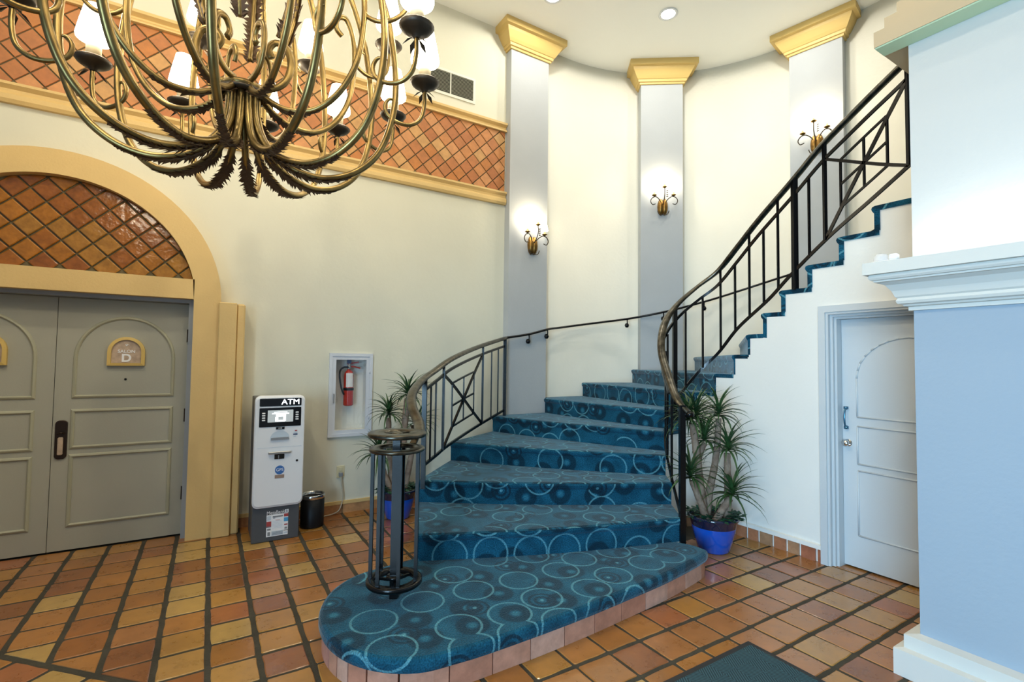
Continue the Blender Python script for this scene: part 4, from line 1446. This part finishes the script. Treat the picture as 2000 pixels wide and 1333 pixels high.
MB().sweep(smooth_path([(1.12, 3.0, 1.10), (1.10, 2.90, 1.05), (1.06, 2.84, 1.015)], 5), [(-.02, -.006), (.02, -.006), (.02, .006), (-.02, .006)]).build('handrail_tail', 'rail_metal', t)

# inner balustrade
t = thing('stair_balustrade', 'black iron balustrade sweeping up the white wall side of the stairs', 'balustrade', (3.05, 2.53, R_STEP), group='iron stair balustrades')
IN = [(3.10, 2.475, 1.145), (3.09, 2.57, 1.235), (3.20, 2.745, 1.395), (3.335, 2.94, 1.60), (3.46, 3.05, 1.785), (3.61, 3.115, 1.945), (3.79, 3.125, 2.10), (3.95, 3.045, 2.25), (4.05, 2.90, 2.388), (4.06, 2.70, 2.585), (4.06, 2.50, 2.780), (4.06, 2.19, 3.050), (4.06, 1.99, 3.235), (4.06, 1.80, 3.375), (4.06, 1.63, 3.495), (4.06, 1.456, 3.612), (4.06, 1.20, 3.79)]
top = Curve(IN, 8)
MB().sweep(top.p, RAILP, smooth=True).build('handrail', 'rail_metal', t)
MB().tube([(3.105, 2.465, 1.115), (3.102, 2.47, 1.150)], .032, 12).build('rail_end', 'iron', t)
sub = Curve([(x, y, z - (.13 if i > 2 else .12)) for i, (x, y, z) in enumerate(IN[2:])], 8)
IB = [(3.06, 2.52, 0.385), (3.27, 2.80, .64), (3.43, 2.99, .83), (3.60, 3.11, 1.02), (3.78, 3.135, 1.20), (3.95, 3.06, 1.42), (4.05, 2.90, 1.618), (4.06, 2.70, 1.846), (4.06, 2.415, 2.075), (4.06, 2.218, 2.264), (4.06, 1.921, 2.520), (4.06, 1.641, 2.725), (4.06, 1.408, 2.902), (4.06, 1.20, 3.07)]
bot = Curve(IB, 8)
MB().sweep(sub.p, SUBP).build('upper_rail', 'iron', t)
MB().sweep(bot.p, SUBP).build('bottom_rail', 'iron', t)
def iz(cv, x, y): return cv.at_xy(x, y).z
MB().bar((3.075, 2.515, .16), (3.075, 2.515, 1.20), .042).build('post', 'iron', t)
for (x, y, zb) in ((3.72, 3.125, 0.98), (4.06, 2.19, 2.13)):
    MB().bar((x, y, zb), (x, y, iz(top, x, y)), .038).build('post', 'iron', t)
for x, y in ((3.20, 2.72), (3.32, 2.87), (3.45, 3.00), (3.58, 3.09), (3.86, 3.115), (3.98, 3.015)):
    MB().bar((x, y, iz(bot, x, y)), (x, y, iz(sub, x, y)), .016).build('baluster', 'iron', t)
for i, y in enumerate((2.88, 2.73, 2.59, 2.457, 2.33, 2.075)):
    tp = top if i % 2 == 0 and i < 5 else sub
    MB().bar((4.06, y, iz(bot, 4.06, y)), (4.06, y, iz(tp, 4.06, y)), .016).build('baluster', 'iron', t)
for y in (1.955, 1.41):
    MB().bar((4.06, y, iz(bot, 4.06, y)), (4.06, y, iz(top, 4.06, y)), .024).build('panel_bar', 'iron', t)
def yv(cv): return lambda f: Vector((4.06, f, iz(cv, 4.06, f)))
pattern(yv(bot), yv(sub), 1.955, 1.41, t)

# wall handrail
t = thing('wall_handrail', 'thin dark handrail fixed along the rounded stair wall', 'handrail', (3.5, 4.9, 1.9))
WR = [(2.91, 4.872, 1.785), (3.25, 4.89, 1.842), (3.54, 4.905, 1.915), (3.75, 4.97, 1.945), (4.01, 4.99, 1.985), (4.40, 4.925, 2.045), (4.755, 4.72, 2.105), (5.05, 4.425, 2.185), (5.335, 4.22, 2.275), (5.64, 4.04, 2.38), (5.88, 3.75, 2.50), (5.98, 3.50, 2.575), (6.05, 3.2, 2.66), (6.07, 2.7, 2.86), (6.08, 2.2, 3.10), (6.08, 1.6, 3.5)]
cv = Curve(WR, 6)
MB().sweep(cv.p, [(.018 * math.cos(2 * PI * i / 8), .014 * math.sin(2 * PI * i / 8)) for i in range(8)], smooth=True).build('rail', 'iron', t)
for x, y, nx, ny in ((3.25, 4.89, 0, 1), (3.53, 4.90, 0, 1), (4.72, 4.75, .5, .86), (5.05, 4.425, .58, .81), (5.55, 4.25, .75, .65), (6.06, 3.1, .98, .2)):
    q = cv.at_xy(x, y)
    b = MB()
    b.tube(smooth_path([(q.x, q.y, q.z - .01), (q.x, q.y, q.z - .06), (q.x + nx * .05, q.y + ny * .05, q.z - .085)], 4), .008, 6)
    b.lathe([(0, -.03), (.02, -.026), (.03, 0), (.02, .026), (0, .03)], (q.x + nx * .02, q.y + ny * .02, q.z - .085), 12)
    b.build('bracket', 'iron', t)

# ---- wall sconces
def sconce(label, loc, ang):
    """local frame: x along the wall, -y out of it"""
    t = thing('wall_sconce', label, 'sconce', loc, ang - PI / 2, group='brass wall sconces')
    for s in (-1, 1):
        b = MB()
        vs = []; fs = []
        rows = [(-.115, .008), (-.09, .034), (-.045, .052), (0, .057), (.045, .052), (.08, .038), (.105, .018)]
        for z, w in rows:
            for i in range(6):
                a = PI * i / 5
                vs.append((s * (.026 + .2 * max(0, -z) * 0) + w * .85 * math.cos(a) * .9, -.006 - w * .9 * math.sin(a), z))
        for r in range(len(rows) - 1):
            for i in range(5):
                fs.append((r * 6 + i, r * 6 + i + 1, (r + 1) * 6 + i + 1, (r + 1) * 6 + i))
        b.add(vs, fs, None, True)
        b.build('tulip_plate', 'brass', t, local=True)
        MB().tube(smooth_path([(0, -.03, -.10), (s * .03, -.05, -.115), (s * .06, -.05, -.10), (s * .075, -.05, -.06)], 5), .0055, 6).build('tail_scroll', 'bronze', t, local=True)
    MB().box((-.03, -.012, -.09), (.03, 0, .09)).build('back_plate', 'brass', t, local=True)
    arms = [(-.125, -.09, .13), (.125, -.09, .13), (0, -.13, .225)]
    for x, y, z in arms:
        if x:
            s = 1 if x > 0 else -1
            pts = [(s * .02, -.03, .03), (s * .05, -.06, .08), (s * .10, -.085, .115), (s * .15, -.095, .10), (s * .175, -.095, .055), (s * .15, -.095, .01), (s * .11, -.09, .02)]
        else:
            pts = [(0, -.03, .02), (0, -.08, .05), (0, -.125, .11), (0, -.135, .16), (0, -.13, .20), (0, -.13, z)]
        arm = MB().tube(smooth_path(pts, 6), .006, 7).build('arm', 'bronze', t, local=True)
        MB().lathe([(0, -.012), (.012, -.008), (.03, .002), (.032, .008), (.014, .008), (.013, .03), (0, .03)], (x, y, z), 14).build('cup', 'brass', arm, local=True)
        MB().tube([(x, y, z + .028), (x, y, z + .055)], .013, 10).build('candle', 'candle', arm, local=True)
        MB().lathe([(.040, .05), (.044, .056), (.034, .10), (.022, .145), (.018, .145), (.028, .10), (.038, .055)], (x, y, z), 18).build('lamp_shade', 'shade', arm, local=True)
        c, s_ = math.cos(ang - PI / 2), math.sin(ang - PI / 2)
        point_light('sconce_bulb', (loc[0] + x * c - y * s_, loc[1] + x * s_ + y * c, loc[2] + z + .16), 2.0, WARM, .02)
    lf = MB()
    for i in range(4):
        z = .10 + i * .025
        lf.add([(.03, -.11, z), (.055, -.12, z + .012), (.035, -.11, z + .022), (.025, -.105, z + .01)], [(0, 1, 2, 3)])
    lf.build('leaf_sprig', 'bronze', t, local=True)
    return t
sconce('brass three-light sconce on the grey pilaster beside the frieze end', (3.315, 4.948, 2.93), PI / 2)
a2 = math.radians(54.5)
sconce('brass three-light sconce on the middle grey pilaster', (5.10 - .002 * math.cos(a2), 4.488, 3.60), a2)
a3 = math.radians(12)
sconce('brass three-light sconce on the grey pilaster behind the sloping handrail', (5.998, 2.965, 4.11), a3)

# ---- recessed ceiling lights
def downlight(x, y, label, power):
    t = thing('downlight', label, 'ceiling light', (x, y, CEIL), group='recessed ceiling lights')
    MB().lathe([(.078, 0), (.105, -.004), (.108, -.010), (.100, -.014), (.078, -.008)], (x, y, CEIL), 24).build('trim_ring', 'white_metal', t)
    MB().lathe([(0, -.006), (.079, -.006)], (x, y, CEIL), 24).build('lamp_disc', 'downlight', t)
    spot_light('downlight_beam', (x, y, CEIL - .02), power, (1.0, .95, .84), 179, .12)
downlight(4.39, 3.78, 'bright recessed ceiling light above the middle of the stairs', 62)
downlight(3.11, 4.28, 'recessed ceiling light at the top edge left of the stairs', 46)
downlight(5.16, 2.86, 'recessed ceiling light at the top edge before the right capital', 46)
for x, y, pw in ((1.4, 2.6, 80), (-1.2, 2.4, 150), (2.2, 1.0, 45), (-0.8, 0.2, 170)):
    spot_light('lobby_downlight', (x, y, CEIL - .02), pw, (1.0, .89, .68), 179, .12)

# ---- light fitting on the cornice ledge
t = thing('ledge_uplight', 'small pale uplight fitting lying on the cornice ledge at the wall corner', 'lamp', (2.93, 1.12, 2.046))
MB().bbox((2.885, 1.06, 2.046), (2.935, 1.17, 2.052), .002).build('fitting_base', 'white_plastic', t)
MB().lathe([(.034, 0), (.033, .02), (.026, .034), (.012, .040), (0, .042)], (2.91, 1.135, 2.052), 18).build('lens_dome', 'lens', t)
MB().bbox((2.893, 1.062, 2.052), (2.927, 1.10, 2.082), .006).build('lamp_body', 'white_plastic', t)
area_light('ledge_light', (2.92, 0.2, 2.06), (2.99, 0.2, 3.2), 1.6, 0.06, 5, (1.0, .97, .88)).data.shape = 'RECTANGLE'

# ---- potted plants
def rosette(parent, c, up, n, length, seed):
    rnd = random.Random(seed)
    b = MB()
    c = Vector(c)
    for i in range(n):
        az = 2 * PI * i * 0.381966 + rnd.uniform(-.2, .2)
        el = 1.35 - 1.45 * (i / n) + rnd.uniform(-.12, .12)
        L = length * rnd.uniform(.75, 1.15)
        w = 0.0105 * rnd.uniform(.8, 1.2)
        d = Vector((math.cos(az), math.sin(az), 0))
        s = Vector((-d.y, d.x, 0))
        pts = []
        ang = el
        p = c + Vector((0, 0, .05 * (1 - i / n)))
        steps = 6
        for k in range(steps + 1):
            pts.append(p.copy())
            p = p + (d * math.cos(ang) + Vector((0, 0, 1)) * math.sin(ang)) * (L / steps)
            ang -= (0.16 + .10 * (1 - math.sin(max(0, el)))) * rnd.uniform(.7, 1.3)
        ws = [w * .9, w, w, w * .85, w * .65, w * .4, 0.0006]
        vs = []
        for q, ww in zip(pts, ws):
            vs += [q + s * ww, q - Vector((0, 0, ww * .5)), q - s * ww]
        fs = []
        for k in range(steps):
            fs += [(3 * k, 3 * k + 1, 3 * k + 4, 3 * k + 3), (3 * k + 1, 3 * k + 2, 3 * k + 5, 3 * k + 4)]
        b.add(vs, fs, None, True)
    o = b.build('leaf_rosette', 'leaf', parent, fixn=False)
    o['kind'] = 'stuff'
    return o
def plant(label, base, canes, seed, pot_r=0.2, pot_h=0.29):
    x, y, z = base
    rnd = random.Random(seed)
    t = thing('potted_dracaena', label, 'plant', base, group='potted dracaenas beside the stairs')
    s = pot_r / 0.2
    pot = MB().lathe([(0, 0), (.115 * s, 0), (.125 * s, .012), (.150 * s, pot_h * .35), (.172 * s, pot_h * .66), (.172 * s, pot_h * .70)], base, 32).build('pot', 'pot', t)
    MB().lathe([(.172 * s, pot_h * .69), (.178 * s, pot_h * .76), (.186 * s, pot_h * .86), (.204 * s, pot_h * .93), (.206 * s, pot_h * .975), (.196 * s, pot_h), (.182 * s, pot_h * .97), (.172 * s, pot_h * .86)], base, 32).build('pot_rim', 'pot_rim', pot)
    MB().lathe([(0, pot_h * .9), (.176 * s, pot_h * .9)], base, 24).build('soil', 'soil', t)
    iv = MB()
    for i in range(150):
        a = rnd.uniform(0, 2 * PI); r = (.03 + .175 * math.sqrt(rnd.random())) * s
        c = Vector((x + r * math.cos(a), y + r * math.sin(a), z + pot_h * .95 + rnd.uniform(0, .07) * (1.2 - r / .2)))
        L = rnd.uniform(.034, .055)
        d = Vector((math.cos(a + rnd.uniform(-1, 1)), math.sin(a + rnd.uniform(-1, 1)), rnd.uniform(-.3, .5))).normalized()
        sd = d.cross(Vector((0, 0, 1))).normalized()
        nrm = sd.cross(d)
        iv.add([c, c + d * L * .45 + sd * L * .5 + nrm * .004, c + d * L * 1.1, c + d * L * .45 - sd * L * .5 + nrm * .004, c + d * L * .5 - nrm * .004], [(0, 4, 1), (1, 4, 2), (2, 4, 3), (3, 4, 0)])
    o = iv.build('ivy_cover', 'ivy', t, fixn=False)
    o['kind'] = 'stuff'
    for i, (pts, r0, r1, tips, ln) in enumerate(canes):
        R = Vector((.8515, -.5243, 0)); D = Vector((.5243, .8515, 0))
        P = [Vector((x, y, z)) + R * a + D * d + Vector((0, 0, h)) for a, d, h in pts]
        sp = smooth_path(P, 5)
        rr = [(r0 + (r1 - r0) * k / (len(sp) - 1)) * (1 + .06 * math.sin(k * 2.3)) for k in range(len(sp))]
        MB().tube(sp, rr, 10).build('cane', 'trunk', t)
        for j, (a, d, h) in enumerate(tips):
            c = Vector((x, y, z)) + R * a + D * d + Vector((0, 0, h))
            rosette(t, c, None, 46, ln, seed * 31 + i * 7 + j)
    return t
plant('tall potted dracaena in blue pot before the white stair wall', (3.56, 2.60, 0.0), [
    ([(-.07, 0, .24), (-.10, 0, .45), (-.118, 0, .62), (-.145, 0, .85), (-.175, -.01, 1.02)], .036, .026, [(-.215, -.03, 1.05), (-.135, .02, 1.07)], .30),
    ([(-.04, .03, .24), (-.02, .03, .46), (.03, .04, .68), (.055, .04, .90), (.062, .04, 1.06)], .032, .022, [(.063, .04, 1.08)], .27),
    ([(-.07, -.05, .24), (-.13, -.06, .40), (-.20, -.07, .57)], .03, .024, [(-.215, -.07, .59)], .27),
    ([(-.02, -.07, .24), (.04, -.08, .35), (.10, -.09, .44)], .03, .024, [(.115, -.09, .46)], .30),
    ([(.11, .0, .24), (.12, .0, .42), (.122, .01, .62), (.12, .01, .78)], .032, .025, [(.128, .01, .80)], .30),
    ([(-.105, .04, .72), (-.075, .05, .80), (-.045, .06, .85)], .024, .02, [(-.045, .06, .87)], .24)], 3)
plant('potted dracaena in blue pot seen behind the cage newel', (1.60, 4.66, 0.0), [
    ([(-.06, 0, .24), (-.09, 0, .6), (-.11, 0, .95)], .03, .024, [(-.11, 0, .98)], .26),
    ([(.0, 0, .24), (.03, 0, .6), (.05, 0, .9), (.07, 0, 1.14)], .036, .03, [(.075, 0, 1.16)], .27),
    ([(-.05, -.05, .24), (-.12, -.06, .42), (-.17, -.07, .58)], .028, .022, [(-.175, -.07, .60)], .30),
    ([(.05, .05, .24), (.11, .06, .6), (.16, .06, .86)], .03, .024, [(.165, .06, .88)], .24)], 5, .185, .28)

# ---- chandelier
CH = Vector((0.098, 2.60, 2.62))
view = math.atan2(2.60, 0.098)          # direction away from the lobby side
ch = thing('chandelier', 'large antique gold chandelier with curling arms and lit candle shades', 'chandelier', tuple(CH))
def rz(rho, az, h): return (CH.x + rho * math.cos(az), CH.y + rho * math.sin(az), CH.z + h)
hub = MB()
hub.lathe([(0, .12), (.05, .13), (.085, .145), (.095, .16), (.085, .175), (.05, .19), (.022, .205), (0, .21)], tuple(CH), 20)
hub.build('hub', 'brass_arm', ch)
MB().lathe([(0, 1.10), (.03, 1.12), (.055, 1.17), (.06, 1.22), (.035, 1.30), (.028, 1.55), (.05, 1.62), (.03, 1.70), (.012, 1.80), (0, 1.80)], tuple(CH), 20).build('crown_hub', 'brass_arm', ch)
MB().lathe([(.088, .125), (.106, .13), (.108, .142), (.088, .147)], tuple(CH), 24).build('collar', 'bronze', ch)
MB().tube([(CH.x, CH.y, CH.z + 1.78), (CH.x, CH.y, CEIL - .05)], .011, 8).build('hanging_rod', 'bronze', ch)
MB().lathe([(0, -.05), (.03, -.05), (.085, -.02), (.09, 0)], (CH.x, CH.y, CEIL), 20).build('ceiling_rose', 'bronze', ch)
def leaf_strip(path, w, side, seed):
    """serrated leaf lying along an arm"""
    rnd = random.Random(seed)
    b = MB()
    n = len(path)
    vs = []; fs = []
    for i in range(n - 1):
        p, q = path[i], path[i + 1]
        t_ = (q - p).normalized()
        s = t_.cross(side).normalized()
        f = i / (n - 1)
        ww = w * (0.75 + .35 * math.sin(PI * min(1, f * 1.15))) * (1 - .35 * f)
        for sg in (-1, 1):
            tip = p + s * sg * ww * rnd.uniform(.85, 1.2) + t_ * ww * rnd.uniform(.3, .9) - side * rnd.uniform(-.2, .45) * ww
            o = len(vs)
            vs += [p - side * .004, p + s * sg * ww * .35 - t_ * ww * .25 - side * .002, tip, q + s * sg * ww * .2 - side * .003, q - side * .004]
            fs += [(o, o + 1, o + 2, o + 3), (o, o + 3, o + 4)]
    b.add(vs, fs)
    return b
ARM = [(.058, .135), (.062, .04), (.085, -.05), (.14, -.135), (.25, -.195), (.37, -.21), (.50, -.165), (.61, -.06), (.675, .10), (.70, .29), (.685, .50), (.63, .74), (.53, .95), (.40, 1.10), (.26, 1.18), (.12, 1.20), (.04, 1.19)]
def candle(par, c, lit=6.0):
    """drip pan, sleeve and shade above the point c"""
    MB().lathe([(.012, -.035), (.022, -.02), (.045, -.012), (.066, .002), (.078, .018), (.074, .022), (.05, .012), (.02, .012), (0, .012)], c, 22).build('drip_pan', 'bronze', par)
    lf = MB()
    for i in range(5):
        a = 2 * PI * i / 5 + .4
        d = Vector((math.cos(a), math.sin(a), 0)); s = Vector((-d.y, d.x, 0)); q = Vector(c)
        lf.add([q + d * .012 + Vector((0, 0, -.03)), q + d * .04 + s * .012 + Vector((0, 0, -.05)), q + d * .062 + Vector((0, 0, -.075)), q + d * .04 - s * .012 + Vector((0, 0, -.05))], [(0, 1, 2, 3)])
    lf.build('pan_leaves', 'bronze', par, fixn=False)
    MB().tube([(c[0], c[1], c[2] + .005), (c[0], c[1], c[2] + .15)], .032, 14).build('candle_sleeve', 'candle', par)
    MB().lathe([(.073, .125), (.076, .135), (.061, .215), (.044, .295), (.039, .295), (.057, .215), (.070, .14)], c, 24).build('lamp_shade', 'shade', par)
    point_light('chandelier_bulb', (c[0], c[1], c[2] + .31), lit, WARM, .03)
for i in range(12):
    az = view + math.radians(-9.0 + 30 * i)
    sp = smooth_path([rz(r, az, h) for r, h in ARM], 5)
    arm = MB().tube(sp, [.0165] * len(sp), 9).build('arm', 'brass_arm', ch)
    rib = sp[13:31]
    dn = Vector((0, 0, 1))
    path = [p - Vector((0, 0, .016)) for p in rib]
    fine = []
    for a, b in zip(path[:-1], path[1:]):
        fine += [a, a + (b - a) * .33, a + (b - a) * .67]
    lf = leaf_strip(fine, .040, dn, i).build('leaf_spray', 'leaf_bronze', arm, fixn=False)
    # candle branch with its scroll
    br = [(.655, .325), (.70, .345), (.715, .30), (.70, .235), (.655, .20), (.64, .17), (.67, .125), (.73, .105), (.80, .135), (.845, .20), (.85, .29), (.85, .33)]
    br = [(.715, .24), (.672, .252), (.648, .215), (.662, .165), (.715, .135), (.78, .135), (.832, .175), (.85, .25), (.85, .33)]
    sb = smooth_path([rz(r, az, h) for r, h in br], 5)
    bo = MB().tube(sb, [.004 + .0065 * min(1, k / 10) for k in range(len(sb))], 8).build('candle_branch', 'brass_arm', ch)
    candle(bo, rz(.85, az, .36))
UP = [(.06, .175), (.12, .11), (.22, .065), (.34, .075), (.45, .165), (.525, .31), (.555, .50), (.548, .66), (.505, .76), (.455, .75), (.445, .69), (.48, .66)]
for i in range(8):
    az = view + math.radians(17 - 45 * i) * -1 * -1
    sp = smooth_path([rz(r, az, h) for r, h in UP], 5)
    arm = MB().tube(sp, [.0145] * len(sp), 8).build('upper_arm', 'brass_arm', ch)
    path = [p - Vector((0, 0, .012)) for p in sp[3:17]]
    leaf_strip(path, .032, Vector((0, 0, 1)), 100 + i).build('leaf_spray', 'leaf_bronze', arm, fixn=False)
    br = [(.62, .62), (.575, .63), (.553, .59), (.57, .535), (.63, .51), (.70, .525), (.755, .575), (.77, .64), (.77, .70)]
    sb = smooth_path([rz(r, az, h) for r, h in br], 5)
    bo = MB().tube(sb, [.004 + .0065 * min(1, k / 10) for k in range(len(sb))], 8).build('candle_branch', 'brass_arm', ch)
    candle(bo, rz(.77, az, .73))
for i in range(6):
    az = view + math.radians(22 + 60 * i)
    # broad scroll ribbon above the collar
    sc_p = smooth_path([rz(r, az, h) for r, h in ((.06, .185), (.12, .19), (.175, .235), (.20, .32), (.18, .40), (.13, .42), (.10, .38), (.115, .34))], 5)
    MB().sweep(sc_p, [(-.017 * math.cos(2 * PI * q / 8), .011 * math.sin(2 * PI * q / 8)) for q in range(8)], up=(-math.sin(az), math.cos(az), 0.001), smooth=True).build('scroll_ribbon', 'brass_arm', ch)
    az += math.radians(30)
    # upright leafy stems
    sp = smooth_path([rz(r, az, h) for r, h in ((.17, .40), (.215, .54), (.25, .74), (.26, .98), (.23, 1.25), (.14, 1.5), (.04, 1.62))], 7)
    stem = MB().tube(sp, [.011] * len(sp), 7).build('leafy_stem', 'brass_arm', ch)
    leaf_strip([p + Vector((math.cos(az), math.sin(az), 0)) * .012 for p in sp], .048, Vector((math.cos(az), math.sin(az), 0)), 200 + i).build('leaf_spray', 'leaf_bronze', stem, fixn=False)
